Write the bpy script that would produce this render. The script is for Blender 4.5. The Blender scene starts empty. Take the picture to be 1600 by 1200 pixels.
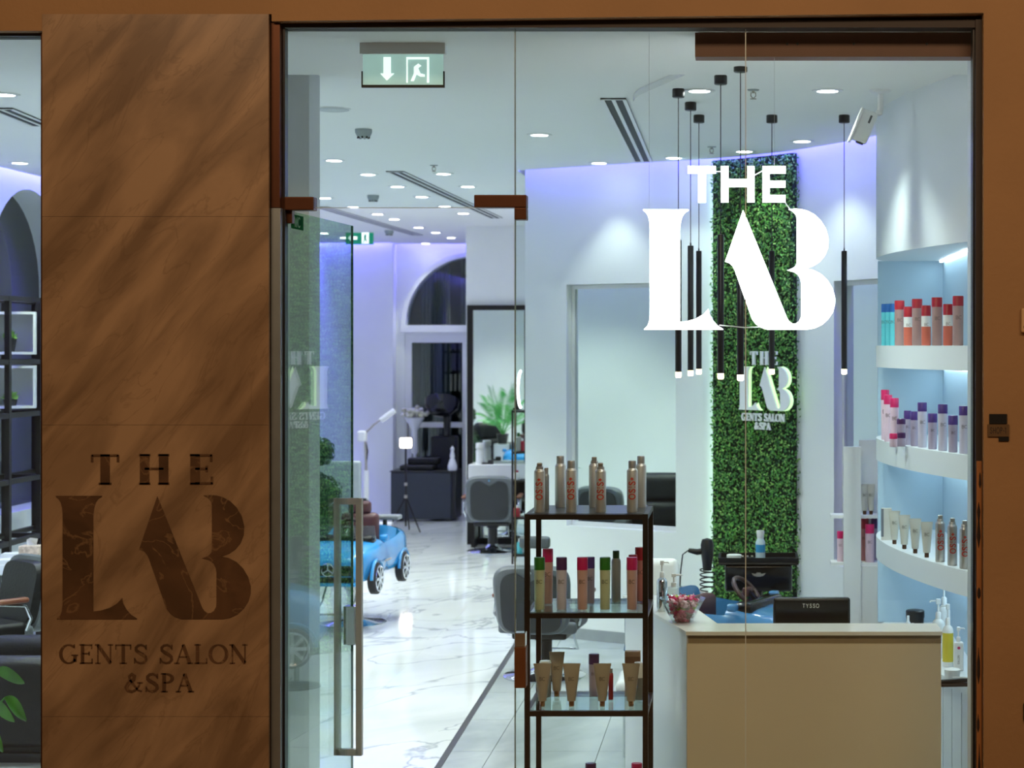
import bpy, bmesh, math, random
from math import pi, sin, cos, radians, sqrt, atan2
from mathutils import Vector, Matrix
random.seed(7)
SC = bpy.context.scene
COL = SC.collection
# ------------------------------------------------------------------ camera
F, D, H = 2800.0, 7.8, 2.4          # focal length in px, distance to shop front, eye height
VX, VY = 1160.0, 540.0              # vanishing point of the depth direction
cam = bpy.data.cameras.new('camera'); camo = bpy.data.objects.new('camera', cam); COL.objects.link(camo)
camo.location = (0, -D, H); camo.rotation_euler = (pi/2, 0, 0)
cam.sensor_width = 36; cam.lens = F/1600*36
cam.shift_x = -(VX-800)/1600; cam.shift_y = -(600-VY)/1600
cam.clip_start = .1; cam.clip_end = 100
cam.dof.use_dof = True; cam.dof.focus_distance = 8.5; cam.dof.aperture_fstop = 4.0
SC.camera = camo
# ------------------------------------------------------------------ world, exposure, large lights
w = bpy.data.worlds.new('world'); SC.world = w; w.use_nodes = True
w.node_tree.nodes['Background'].inputs[0].default_value = (1.0, .62, .32, 1)
w.node_tree.nodes['Background'].inputs[1].default_value = .035
vs = SC.view_settings; vs.view_transform = 'Standard'; vs.look = 'None'; vs.exposure = 0.5; vs.gamma = 1; vs.use_curve_mapping = False
try:
    SC.cycles.max_bounces = 7; SC.cycles.diffuse_bounces = 4; SC.cycles.glossy_bounces = 4; SC.cycles.use_adaptive_sampling = True; SC.cycles.adaptive_threshold = .03; SC.cycles.transparent_max_bounces = 24; SC.cycles.caustics_reflective = False; SC.cycles.caustics_refractive = False
    SC.cycles.use_denoising = True; SC.cycles.sample_clamp_indirect = 4.0
except Exception: pass
def area(name, loc, rot, sx, sy, watts, col):
    l = bpy.data.lights.new(name, 'AREA'); l.shape = 'RECTANGLE'; l.size = sx; l.size_y = sy; l.energy = watts; l.color = col
    o = bpy.data.objects.new(name, l); o.location = loc; o.rotation_euler = rot; COL.objects.link(o); return o
def spot(name, loc, watts, col, ang=104, blend=.6, r=.05):
    l = bpy.data.lights.new(name, 'SPOT'); l.energy = watts; l.color = col; l.spot_size = radians(ang); l.spot_blend = blend; l.shadow_soft_size = r
    o = bpy.data.objects.new(name, l); o.location = loc; COL.objects.link(o); return o
COOL = (.91, 1.0, .92)
DOWN_W = 105
# warm downlights of the mall corridor outside the shop
area('mall_ceiling_light', (-2.0, -6.0, 5.9), (radians(52), 0, 0), 5.0, .8, 112, (1.0, .70, .43))
area('mall_ceiling_light', (2.2, -6.0, 5.9), (radians(52), 0, 0), 3.0, .8, 86, (1.0, .70, .43))

# ------------------------------------------------------------------ geometry of the view
def S(y): return F/(D+y)
def at(px, py, y): s = S(y); return Vector(((px-VX)/s, y, H+(VY-py)/s))
def X(px, y): return (px-VX)/S(y)
def Z(py, y): return H+(VY-py)/S(y)
CZ = 3.85
def ceil_y(py, z=CZ): return F*(z-H)/(VY-py)-D
def floor_y(py, z=0): return F*(H-z)/(py-VY)-D

# ------------------------------------------------------------------ materials
def lin(c):
    return tuple((x/255/12.92 if x/255 <= .04045 else ((x/255+.055)/1.055)**2.4) for x in c)
MATS = {}
def mat(name, rgb, rough=.5, metal=0, emit=0, vary=.06, scale=12, bump=0, coat=0, ecol=None, bscale=None, trans=0, alpha=1, spec=.5):
    if name in MATS: return MATS[name]
    m = bpy.data.materials.new(name); m.use_nodes = True; nt = m.node_tree; b = nt.nodes['Principled BSDF']
    c = lin(rgb)
    b.inputs['Roughness'].default_value = rough; b.inputs['Metallic'].default_value = metal
    b.inputs['Coat Weight'].default_value = coat; b.inputs['Specular IOR Level'].default_value = spec
    if trans: b.inputs['Transmission Weight'].default_value = trans
    if alpha < 1: b.inputs['Alpha'].default_value = alpha
    tc = nt.nodes.new('ShaderNodeTexCoord'); n = nt.nodes.new('ShaderNodeTexNoise')
    n.inputs['Scale'].default_value = scale; n.inputs['Detail'].default_value = 4
    nt.links.new(tc.outputs['Object'], n.inputs['Vector'])
    r = nt.nodes.new('ShaderNodeValToRGB')
    r.color_ramp.elements[0].position = .3; r.color_ramp.elements[1].position = .7
    r.color_ramp.elements[0].color = (*[x*(1-vary) for x in c], 1); r.color_ramp.elements[1].color = (*[min(1, x*(1+vary)) for x in c], 1)
    nt.links.new(n.outputs['Fac'], r.inputs['Fac']); nt.links.new(r.outputs['Color'], b.inputs['Base Color'])
    if emit:
        b.inputs['Emission Color'].default_value = (*(lin(ecol) if ecol else c), 1); b.inputs['Emission Strength'].default_value = emit
    if bump:
        bp = nt.nodes.new('ShaderNodeBump'); bp.inputs['Strength'].default_value = bump; bp.inputs['Distance'].default_value = .02
        n2 = nt.nodes.new('ShaderNodeTexNoise'); n2.inputs['Scale'].default_value = bscale or scale*4; n2.inputs['Detail'].default_value = 6
        nt.links.new(tc.outputs['Object'], n2.inputs['Vector']); nt.links.new(n2.outputs['Fac'], bp.inputs['Height']); nt.links.new(bp.outputs['Normal'], b.inputs['Normal'])
    MATS[name] = m; return m
def glass_mat(name, tint, f0=.04, rough=0.0):
    # thin clear glass: transparent, with a Schlick reflection
    if name in MATS: return MATS[name]
    m = bpy.data.materials.new(name); m.use_nodes = True; nt = m.node_tree; nt.nodes.clear()
    out = nt.nodes.new('ShaderNodeOutputMaterial'); mix = nt.nodes.new('ShaderNodeMixShader')
    tr = nt.nodes.new('ShaderNodeBsdfTransparent'); tr.inputs[0].default_value = (*tint, 1)
    gl = nt.nodes.new('ShaderNodeBsdfGlossy'); gl.inputs['Roughness'].default_value = rough; gl.inputs['Color'].default_value = (1, 1, 1, 1)
    g = nt.nodes.new('ShaderNodeNewGeometry'); dt = nt.nodes.new('ShaderNodeVectorMath'); dt.operation = 'DOT_PRODUCT'
    nt.links.new(g.outputs['Normal'], dt.inputs[0]); nt.links.new(g.outputs['Incoming'], dt.inputs[1])
    def M(op, a, b=None):
        x = nt.nodes.new('ShaderNodeMath'); x.operation = op
        for i, v in enumerate((a, b)):
            if v is None: continue
            if isinstance(v, (int, float)): x.inputs[i].default_value = v
            else: nt.links.new(v, x.inputs[i])
        return x.outputs[0]
    f = M('POWER', M('SUBTRACT', 1.0, M('ABSOLUTE', dt.outputs['Value'])), 5.0)
    f = M('ADD', M('MULTIPLY', f, 1-f0), f0)
    nt.links.new(f, mix.inputs[0]); nt.links.new(tr.outputs[0], mix.inputs[1]); nt.links.new(gl.outputs[0], mix.inputs[2]); nt.links.new(mix.outputs[0], out.inputs[0])
    MATS[name] = m; return m
def marble(name, base, vein, scale, stretch, rotz, rough, lo=.45, hi=.62, thin=None, axis='XZ', spec=.5, seeds=True):
    # stone with diagonal clouds and thin veins
    if name in MATS: return MATS[name]
    m = bpy.data.materials.new(name); m.use_nodes = True; nt = m.node_tree; b = nt.nodes['Principled BSDF']
    b.inputs['Roughness'].default_value = rough; b.inputs['Specular IOR Level'].default_value = spec
    tc = nt.nodes.new('ShaderNodeTexCoord'); mp = nt.nodes.new('ShaderNodeMapping')
    mp0 = nt.nodes.new('ShaderNodeMapping')
    mp0.inputs['Rotation'].default_value = (0, rotz, 0) if axis == 'XZ' else (0, 0, rotz)
    mp.inputs['Scale'].default_value = stretch
    src = tc.outputs['Object']
    if not seeds:
        geo = nt.nodes.new('ShaderNodeNewGeometry'); src = geo.outputs['Position']
    nt.links.new(src, mp0.inputs['Vector']); nt.links.new(mp0.outputs[0], mp.inputs['Vector'])
    n = nt.nodes.new('ShaderNodeTexNoise'); n.inputs['Scale'].default_value = scale; n.inputs['Detail'].default_value = 7; n.inputs['Distortion'].default_value = .6
    nt.links.new(mp.outputs[0], n.inputs['Vector'])
    r = nt.nodes.new('ShaderNodeValToRGB'); e = r.color_ramp.elements
    e[0].position = lo; e[1].position = hi; e[0].color = (*lin(vein), 1); e[1].color = (*lin(base), 1)
    nt.links.new(n.outputs['Fac'], r.inputs['Fac']); last = r.outputs['Color']
    if thin:
        n2 = nt.nodes.new('ShaderNodeTexNoise'); n2.inputs['Scale'].default_value = thin[1]; n2.inputs['Detail'].default_value = 5; n2.inputs['Distortion'].default_value = 1.2
        nt.links.new(mp.outputs[0], n2.inputs['Vector'])
        r2 = nt.nodes.new('ShaderNodeValToRGB'); q = r2.color_ramp.elements
        q[0].position = .485; q[1].position = .515; q[0].color = (0, 0, 0, 1); q[1].color = (0, 0, 0, 1)
        x = r2.color_ramp.elements.new(.5); x.color = (thin[2],)*3+(1,)
        nt.links.new(n2.outputs['Fac'], r2.inputs['Fac'])
        mx = nt.nodes.new('ShaderNodeMixRGB'); mx.inputs[2].default_value = (*lin(thin[0]), 1)
        nt.links.new(r2.outputs['Color'], mx.inputs[0]); nt.links.new(last, mx.inputs[1]); last = mx.outputs[0]
    nt.links.new(last, b.inputs['Base Color']); MATS[name] = m; return m
WALL = mat('white_paint', (241, 244, 243), .55, vary=.015, scale=3)
CEIL = mat('ceiling_paint', (243, 245, 244), .7, vary=.01, scale=2)
GREYP = mat('grey_paint', (204, 208, 209), .6, vary=.02)
TAN = mat('tan_paint', (152, 115, 76), .75, vary=.06, scale=2.2, bump=.1, bscale=40)
STONE = marble('beige_marble', (160, 129, 98), (118, 92, 67), 2.0, (2.6, 1, .62), radians(-38), .32, .36, .60, thin=((96, 70, 46), 2.2, .28), seeds=False)
INLAY = marble('brown_marble', (96, 68, 46), (74, 52, 34), 5, (1, 1, 1), .4, .3, .35, .65, thin=((140, 108, 76), 4.2, .5), seeds=False)
FLOORM = marble('white_marble', (218, 222, 223), (200, 206, 209), .9, (1.6, .8, 1), .7, .06, .3, .6, thin=((128, 138, 146), .7, .6), axis='XY', seeds=False)
GREYT = marble('grey_stone', (176, 184, 184), (150, 158, 160), 1.6, (1.2, .7, 1), .5, .22, .35, .65, axis='XY', seeds=False)
BRONZE = mat('bronze_metal', (86, 52, 34), .38, .75)
DARKT = mat('dark_trim', (40, 26, 18), .6)
ALU = mat('brushed_aluminium', (150, 156, 158), .38, .8)
STEEL = mat('satin_steel', (172, 166, 156), .36, .5)
CHROME = mat('chrome', (215, 220, 224), .08, 1.0)
BLACKM = mat('black_metal', (26, 22, 20), .4, .4)
BLACKP = mat('black_plastic', (18, 18, 20), .35)
LEATH = mat('black_leather', (20, 21, 23), .45, spec=.3, bump=.15, bscale=60)
GREYL = mat('grey_leather', (92, 98, 103), .45, bump=.1, bscale=60)
MIRROR = mat('mirror_silver', (226, 236, 232), .01, 1.0, vary=0)
WHITEG = mat('white_gloss', (236, 238, 238), .2, vary=.01)
WHITEP = mat('white_plastic', (236, 238, 238), .35, vary=.01)
GLASS = glass_mat('clear_glass', (.93, .975, .965))
DGLASS = glass_mat('door_glass', (.80, .90, .87), .05)
GSHELF = glass_mat('shelf_glass', (.80, .92, .90), .06)
BOWLG = glass_mat('bowl_glass', (.92, .95, .95), .08)
NIGHT = mat('night_glass', (26, 34, 36), .04, spec=.8)
GLOW = mat('sign_white_light', (255, 255, 255), .4, emit=6.0, vary=0)
LAMP = mat('downlight_lens', (255, 255, 255), .4, emit=14.0, vary=0)
WARML = mat('warm_lamp_tip', (255, 226, 180), .4, emit=8.0, vary=0)
LEDW = mat('white_led_strip', (240, 250, 255), .4, emit=5.0, vary=0)

# ------------------------------------------------------------------ mesh builder
class MB:
    def __init__(s): s.v = []; s.f = []
    def add(s, vs, fs):
        o = len(s.v); s.v += [tuple(x) for x in vs]; s.f += [tuple(i+o for i in q) for q in fs]; return s
    def box(s, a, b, R=None):
        a, b = Vector(a), Vector(b)
        vs = [Vector((x, y, z)) for z in (a.z, b.z) for y in (a.y, b.y) for x in (a.x, b.x)]
        if R: vs = [R @ q for q in vs]
        return s.add(vs, [(0, 2, 3, 1), (4, 5, 7, 6), (0, 1, 5, 4), (2, 6, 7, 3), (0, 4, 6, 2), (1, 3, 7, 5)])
    def rbox(s, a, b, r, R=None, seg=2):
        a, b = Vector(a), Vector(b); c = (a+b)/2; h = (b-a)/2; r = min(r, h.x*.999, h.y*.999, h.z*.999)
        def samp(q): 
            k = [-q+r*i/seg for i in range(seg+1)]; return k+[-x for x in reversed(k)]
        ax = [samp(h.x), samp(h.y), samp(h.z)]; n = len(ax[0]); idx = {}; vs = []; fs = []
        def vid(i, j, k):
            if (i, j, k) not in idx:
                p = Vector((ax[0][i], ax[1][j], ax[2][k]))
                inn = Vector([max(-h[t]+r, min(h[t]-r, p[t])) for t in range(3)]); d = p-inn
                if d.length > 1e-9: p = inn+d.normalized()*r
                p = p+c
                idx[(i, j, k)] = len(vs); vs.append(R @ p if R else p)
            return idx[(i, j, k)]
        m = n-1
        for i in range(m):
            for j in range(m):
                fs.append((vid(i, j, 0), vid(i, j+1, 0), vid(i+1, j+1, 0), vid(i+1, j, 0)))
                fs.append((vid(i, j, m), vid(i+1, j, m), vid(i+1, j+1, m), vid(i, j+1, m)))
                fs.append((vid(i, 0, j), vid(i+1, 0, j), vid(i+1, 0, j+1), vid(i, 0, j+1)))
                fs.append((vid(i, m, j), vid(i, m, j+1), vid(i+1, m, j+1), vid(i+1, m, j)))
                fs.append((vid(0, i, j), vid(0, i, j+1), vid(0, i+1, j+1), vid(0, i+1, j)))
                fs.append((vid(m, i, j), vid(m, i+1, j), vid(m, i+1, j+1), vid(m, i, j+1)))
        return s.add(vs, fs)
    def tube(s, pts, r, n=8, cap=True):
        pts = [Vector(p) for p in pts]; rs = r if isinstance(r, (list, tuple)) else [r]*len(pts); vs = []; fs = []
        t0 = (pts[1]-pts[0]).normalized(); u = t0.orthogonal().normalized()
        for i, p in enumerate(pts):
            t = (pts[min(i+1, len(pts)-1)]-pts[max(i-1, 0)]).normalized()
            u = (u-t*u.dot(t)); u = u.normalized() if u.length > 1e-6 else t.orthogonal().normalized()
            w2 = t.cross(u)
            for k in range(n): a = 2*pi*k/n; vs.append(p+(u*cos(a)+w2*sin(a))*rs[i])
        for i in range(len(pts)-1):
            for k in range(n): fs.append((i*n+k, i*n+(k+1) % n, (i+1)*n+(k+1) % n, (i+1)*n+k))
        if cap: fs.append(tuple(range(n-1, -1, -1))); fs.append(tuple((len(pts)-1)*n+k for k in range(n)))
        return s.add(vs, fs)
    def lathe(s, prof, c=(0, 0, 0), n=20, sx=1, sy=1, R=None):
        vs = []; fs = []; c = Vector(c)
        for (r, z) in prof:
            for k in range(n):
                a = 2*pi*k/n; p = Vector((r*cos(a)*sx, r*sin(a)*sy, z)); vs.append((R @ p if R else p)+c)
        for i in range(len(prof)-1):
            for k in range(n): fs.append((i*n+k, i*n+(k+1) % n, (i+1)*n+(k+1) % n, (i+1)*n+k))
        if prof[0][0] > 1e-6: fs.append(tuple(range(n-1, -1, -1)))
        if prof[-1][0] > 1e-6: fs.append(tuple((len(prof)-1)*n+k for k in range(n)))
        return s.add(vs, fs)
    def prism(s, poly, fm, d0, d1):
        # poly: 2D outline; fm(u, v, d) gives the 3D point
        n = len(poly); vs = [fm(u, v, d0) for u, v in poly]+[fm(u, v, d1) for u, v in poly]
        fs = [tuple(range(n)), tuple(range(2*n-1, n-1, -1))]+[(i, i+n, (i+1) % n+n, (i+1) % n) for i in range(n)]
        return s.add(vs, fs)
    def loft(s, rings, closed=True, cap=True):
        n = len(rings[0]); vs = [p for r in rings for p in r]; fs = []
        for i in range(len(rings)-1):
            for k in range(n if closed else n-1): fs.append((i*n+k, i*n+(k+1) % n, (i+1)*n+(k+1) % n, (i+1)*n+k))
        if cap and closed: fs.append(tuple(range(n-1, -1, -1))); fs.append(tuple((len(rings)-1)*n+k for k in range(n)))
        return s.add(vs, fs)
    def mesh(s, name, m, smooth=None):
        me = bpy.data.meshes.new(name); me.from_pydata(s.v, [], s.f); me.update()
        bm = bmesh.new(); bm.from_mesh(me); bmesh.ops.recalc_face_normals(bm, faces=bm.faces)
        if smooth:
            for f in bm.faces: f.smooth = True
            for e in bm.edges:
                if len(e.link_faces) == 2: e.smooth = e.calc_face_angle(0) < radians(smooth)
        bm.to_mesh(me); bm.free()
        me.materials.append(m); return me
    def build(s, name, m, parent=None, smooth=None, loc=None):
        o = bpy.data.objects.new(name, s.mesh(name, m, smooth)); COL.objects.link(o)
        if parent: o.parent = parent
        if loc: o.location = loc
        return o
def tag(o, label=None, cat=None, group=None, kind=None):
    if label: o['label'] = label
    if cat: o['category'] = cat
    if group: o['group'] = group
    if kind: o['kind'] = kind
    return o
def thing(name, loc, label, cat, group=None, rz=0):
    o = bpy.data.objects.new(name, None); COL.objects.link(o); o.location = loc; o.rotation_euler = (0, 0, rz); o.empty_display_size = .1
    return tag(o, label, cat, group)
def struct(o): o['kind'] = 'structure'; return o
def copy_tree(o, parent=None):
    c = o.copy(); COL.objects.link(c); c.parent = parent
    for ch in list(o.children): copy_tree(ch, c)
    return c
def RX(a): return Matrix.Rotation(a, 3, 'X')
def RY(a): return Matrix.Rotation(a, 3, 'Y')
def RZ(a): return Matrix.Rotation(a, 3, 'Z')
def plane_map(O, U, N):
    O, U, N = Vector(O), Vector(U).normalized(), Vector(N).normalized(); ZU = Vector((0, 0, 1))
    return lambda u, v, d: O+U*u+ZU*v+N*d

# ------------------------------------------------------------------ lettering (drawn strokes)
def arc(cx, cy, rx, ry, a0, a1, n=14): return [(cx+rx*cos(radians(a0+(a1-a0)*i/n)), cy+ry*sin(radians(a0+(a1-a0)*i/n))) for i in range(n+1)]
SPTS = [(.66, .78), (.60, .90), (.45, .97), (.28, .94), (.17, .83), (.18, .69), (.32, .58), (.50, .48), (.64, .36), (.67, .20), (.56, .07), (.38, .03), (.20, .09), (.11, .24)]
GL = {  # strokes: ('k'|'t'|'v', points); serif strokes are given apart
 'T': (.85, [('k', [(.42, 0), (.42, 1)]), ('t', [(.04, .96), (.80, .96)])], [[(.05, .98), (.05, .74)], [(.79, .98), (.79, .74)], [(.24, .025), (.60, .025)]]),
 'H': (.98, [('k', [(.22, 0), (.22, 1)]), ('k', [(.76, 0), (.76, 1)]), ('t', [(.22, .52), (.76, .52)])], [[(.06, .025), (.38, .025)], [(.60, .025), (.92, .025)], [(.06, .975), (.38, .975)], [(.60, .975), (.92, .975)]]),
 'E': (.76, [('k', [(.2, 0), (.2, 1)]), ('t', [(.2, .965), (.68, .965)]), ('t', [(.2, .52), (.55, .52)]), ('t', [(.2, .035), (.70, .035)])], [[(.05, .025), (.3, .025)], [(.05, .975), (.3, .975)], [(.66, .99), (.66, .76)], [(.68, .01), (.68, .26)], [(.53, .42), (.53, .62)]]),
 'G': (.92, [('v', arc(.47, .5, .40, .47, 48, 325, 22)), ('k', [(.78, .10), (.78, .44)])], [[(.60, .44), (.93, .44)], [(.75, .80), (.75, 1.0)]]),
 'N': (.98, [('t', [(.17, 0), (.17, 1)]), ('t', [(.80, 0), (.80, 1)]), ('k', [(.17, .96), (.80, .04)])], [[(.04, .025), (.30, .025)], [(.02, .975), (.22, .975)], [(.67, .975), (.93, .975)]]),
 'S': (.76, [('s', SPTS)], [[(.68, .72), (.68, .98)], [(.10, .02), (.10, .30)]]),
 'A': (.92, [('t', [(.12, 0), (.45, 1)]), ('k', [(.44, .98), (.78, 0)]), ('t', [(.24, .35), (.64, .35)])], [[(.0, .025), (.26, .025)], [(.62, .025), (.93, .025)]]),
 'L': (.74, [('k', [(.2, 0), (.2, 1)]), ('t', [(.2, .035), (.68, .035)])], [[(.05, .025), (.3, .025)], [(.05, .975), (.36, .975)], [(.66, .01), (.66, .28)]]),
 'O': (.96, [('v', arc(.47, .5, .41, .47, 0, 360, 28))], []),
 'P': (.78, [('k', [(.22, 0), (.22, 1)]), ('v', arc(.30, .735, .34, .235, 90, -90, 12)), ('t', [(.2, .965), (.32, .965)]), ('t', [(.2, .5), (.32, .5)])], [[(.06, .025), (.40, .025)], [(.06, .975), (.3, .975)]]),
 '&': (1.0, [('s', [(.92, .04), (.72, .10), (.30, .66), (.27, .84), (.40, .96), (.54, .86), (.50, .68), (.22, .46), (.11, .26), (.20, .08), (.40, .02), (.62, .12), (.76, .32), (.82, .50)])], [[(.68, .50), (.96, .50)]]),
 'i': (.36, [('k', [(.18, 0), (.18, .7)]), ('k', [(.18, .86), (.18, 1)])], []),
 '+': (.6, [('k', [(.3, .25), (.3, .75)]), ('k', [(.05, .5), (.55, .5)])], []),
 'Y': (.8, [('k', [(.05, 1), (.4, .5)]), ('k', [(.75, 1), (.4, .5)]), ('k', [(.4, .52), (.4, 0)])], []),
 '-': (.5, [('k', [(.06, .45), (.44, .45)])], []), '1': (.5, [('k', [(.28, 0), (.28, 1)]), ('t', [(.1, .8), (.28, .98)])], []),
 'B': (.76, [('k', [(.16, 0), (.16, 1)]), ('k', [(.16, .95), (.38, .95)]+arc(.38, .74, .22, .21, 90, -90, 8)+[(.16, .53)]), ('k', [(.16, .53), (.40, .53)]+arc(.40, .29, .25, .24, 90, -90, 8)+[(.16, .05)])], []),
 'C': (.84, [('v', arc(.45, .5, .38, .46, 42, 318, 18))], []),
 'W': (1.1, [('k', [(.05, 1), (.3, 0)]), ('k', [(.3, 0), (.55, .9)]), ('k', [(.55, .9), (.8, 0)]), ('k', [(.8, 0), (1.05, 1)])], []),
 ' ': (.45, [], []),
}
def ribbon(pts, ws):
    out = []
    n = len(pts); L = []; Rr = []
    for i in range(n):
        a = Vector(pts[max(i-1, 0)]); b = Vector(pts[min(i+1, n-1)]); t = (b-a)
        t = t.normalized() if t.length > 1e-9 else Vector((1, 0)); q = Vector((-t.y, t.x)); p = Vector(pts[i])
        L.append(p+q*ws[i]/2); Rr.append(p-q*ws[i]/2)
    for i in range(n-1): out.append([tuple(L[i]), tuple(L[i+1]), tuple(Rr[i+1]), tuple(Rr[i])])
    return out
def glyph(ch, k=.17, t=.06, serif=True):
    wd, st, se = GL[ch]; q = []
    for typ, pts in st:
        n = len(pts)
        if typ == 'k': ws = [k]*n
        elif typ == 't': ws = [t]*n
        elif typ == 'v':
            ws = []
            for i in range(n):
                a = Vector(pts[max(i-1, 0)]); b = Vector(pts[min(i+1, n-1)]); d = (b-a).normalized(); ws.append(t+(k-t)*abs(d.y)**1.3)
        else:
            ws = [t+(k-t)*(sin(pi*min(1, max(0, (i/(n-1))*1.0)))**1.2) for i in range(n)]
        q += ribbon(pts, ws)
    if serif:
        for pts in se: q += ribbon(pts, [t*.9]*2)
    return wd, q
def text_quads(txt, height, k=.17, t=.06, serif=True, spacing=.04, fit=None, center=True):
    x = 0; res = []
    for ch in txt:
        wd, q = glyph(ch, k, t, serif); res.append([[(x+a, b) for a, b in poly] for poly in q]); x += wd+spacing
    x -= spacing; sx = (fit/x) if fit else height; off = -x/2 if center else 0
    return [[[((a+off)*sx, b*height) for a, b in poly] for poly in g] for g in res], x*sx
def letters(txt, height, fm, d0, d1, m, parent, fit=None, name=None, joined=False, **kw):
    gs, wd = text_quads(txt, height, fit=fit, **kw); mb = MB()
    for ch, g in zip(txt, gs):
        if not g: continue
        if not joined: mb = MB()
        for poly in g: mb.prism(poly, fm, d0, d1)
        if not joined: mb.build(name or ('letter_'+{'&': 'ampersand', '+': 'plus'}.get(ch, ch.lower())), m, parent)
    if joined: return mb.build(name or 'lettering', m, parent)
def cyl_map(r, z0, ang0=-pi/2, vertical=True):
    # wraps u (round the can) and v (up) on a cylinder; vertical text reads upwards
    if vertical: return lambda u, v, d: Vector((cos(ang0-(v)/r)*(r+d), sin(ang0-(v)/r)*(r+d), z0+u))
    return lambda u, v, d: Vector((cos(ang0+u/r)*(r+d), sin(ang0+u/r)*(r+d), z0+v))
LOGO_L = [(22, 332), (325, 332), (325, 338), (302, 351), (285, 374), (274, 410), (268, 455), (268, 1085), (320, 1078), (375, 1062), (425, 1033), (458, 997), (466, 1035), (488, 1074), (518, 1107), (556, 1131), (556, 1136), (28, 1136), (28, 1132), (50, 1112), (62, 1080), (66, 1040), (66, 450), (63, 410), (54, 375), (41, 354), (22, 338)]
LOGO_AB = [(690, 335), (985, 1060), (1000, 1082), (1020, 1095), (1040, 1095), (1062, 1082), (1077, 1055), (1080, 1030), (1080, 830), (1075, 800), (1060, 770), (1036, 752), (1008, 743), (985, 738), (1010, 730), (1032, 718), (1046, 700), (1050, 680), (1050, 400), (1045, 370), (1030, 350), (1012, 338), (995, 330), (1040, 327), (1080, 330), (1122, 341), (1168, 366), (1212, 408), (1246, 465), (1262, 530), (1258, 590), (1238, 640), (1205, 680), (1165, 707), (1112, 727), (1160, 737), (1210, 762), (1255, 805), (1288, 860), (1305, 920), (1305, 965), (1290, 1020), (1260, 1065), (1220, 1102), (1170, 1126), (1120, 1135), (850, 1135), (810, 1122), (775, 1098), (750, 1065), (635, 740), (620, 710), (600, 690), (570, 680)]
def logo_poly(P, x0, x1, z0, z1):
    return [(x0+(u-22)/(1305-22)*(x1-x0), z1-(v-328)/(1136-328)*(z1-z0)) for u, v in P]

# ================================================================== THE SETTING
XL, XR, YB = -6.12, 1.55, 17.6
# --- curved right-hand wall: plan curve
WP = [(-1.81, 7.13), (-.82, 6.55), (-.2, 6.2), (.43, 5.6), (.94, 4.77), (1.28, 4.0), (1.55, 3.2)]
def catmull(P, n=16):
    Q = [tuple(2*Vector(P[0])-Vector(P[1]))]+list(P)+[tuple(2*Vector(P[-1])-Vector(P[-2]))]; out = []
    for i in range(1, len(Q)-2):
        p0, p1, p2, p3 = [Vector(q) for q in Q[i-1:i+3]]
        for k in range(n):
            t = k/n; out.append(.5*((2*p1)+(p2-p0)*t+(2*p0-5*p1+4*p2-p3)*t*t+(3*p1-p0-3*p2+p3)*t**3))
    out.append(Vector(P[-1])); return out
WC = catmull(WP)
WPX = [VX+p.x*S(p.y) for p in WC]
def wc(i):                       # point on the curve at a fractional index
    i = max(0, min(len(WC)-1.001, i)); k = int(i); return WC[k].lerp(WC[k+1], i-k)
def wpx(px):                     # fractional index where the curve is seen at px
    for k in range(len(WC)-1):
        if WPX[k] <= px <= WPX[k+1]: return k+(px-WPX[k])/(WPX[k+1]-WPX[k])
    return 0 if px < WPX[0] else len(WC)-1.001
def wnorm(i):
    t = (wc(i+.5)-wc(i-.5)).normalized(); return Vector((t.y, -t.x))
def wall_strip(i0, i1, z0, z1, mb, off=0.0):
    n = max(2, int((i1-i0)/2)+1); ii = [i0+(i1-i0)*k/n for k in range(n+1)]
    for a, b in zip(ii, ii[1:]):
        pa, pb = wc(a)+wnorm(a)*off, wc(b)+wnorm(b)*off
        mb.add([(pa.x, pa.y, z0), (pb.x, pb.y, z0), (pb.x, pb.y, z1), (pa.x, pa.y, z1)], [(0, 1, 2, 3)])
m1a, m1b, m1z0, m1z1 = wpx(885), wpx(1056), .92, 2.90
m2a, m2b, m2z0, m2z1 = wpx(1303), wpx(1400), .80, 2.87
END = len(WC)-1.001
TOP = 4.12
mb = MB()
for (a, b, z0, z1) in ((0, m1a, 0, TOP), (m1a, m1b, 0, m1z0), (m1a, m1b, m1z1, TOP), (m1b, m2a, 0, TOP), (m2a, m2b, 0, m2z0), (m2a, m2b, m2z1, TOP), (m2b, END, 0, TOP)):
    wall_strip(a, b, z0, z1, mb)
wall_strip(0, END, 0, TOP, mb, -.22)
for (a, b, z0, z1) in ((m1a, m1b, m1z0, m1z1), (m2a, m2b, m2z0, m2z1)):     # reveals of the two recesses
    n = 6; ii = [a+(b-a)*k/n for k in range(n+1)]
    for p, q in zip(ii, ii[1:]):
        A, B = wc(p), wc(q); A2, B2 = A-wnorm(p)*.14, B-wnorm(q)*.14
        for z in (z0, z1): mb.add([(A.x, A.y, z), (B.x, B.y, z), (B2.x, B2.y, z), (A2.x, A2.y, z)], [(0, 1, 2, 3)])
    for i in (a, b):
        A = wc(i); A2 = A-wnorm(i)*.14; mb.add([(A.x, A.y, z0), (A2.x, A2.y, z0), (A2.x, A2.y, z1), (A.x, A.y, z1)], [(0, 1, 2, 3)])
cw = struct(mb.build('wall_right', WALL))
e0 = wc(0)
mb = MB().box((e0.x, e0.y-.0, 0), (e0.x+.2, 13.9, TOP)); struct(mb.build('wall_return', WALL))
mb = MB().box((XR, .1, 0), (XR+.2, 3.3, TOP)); struct(mb.build('wall_side', WALL))
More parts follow.
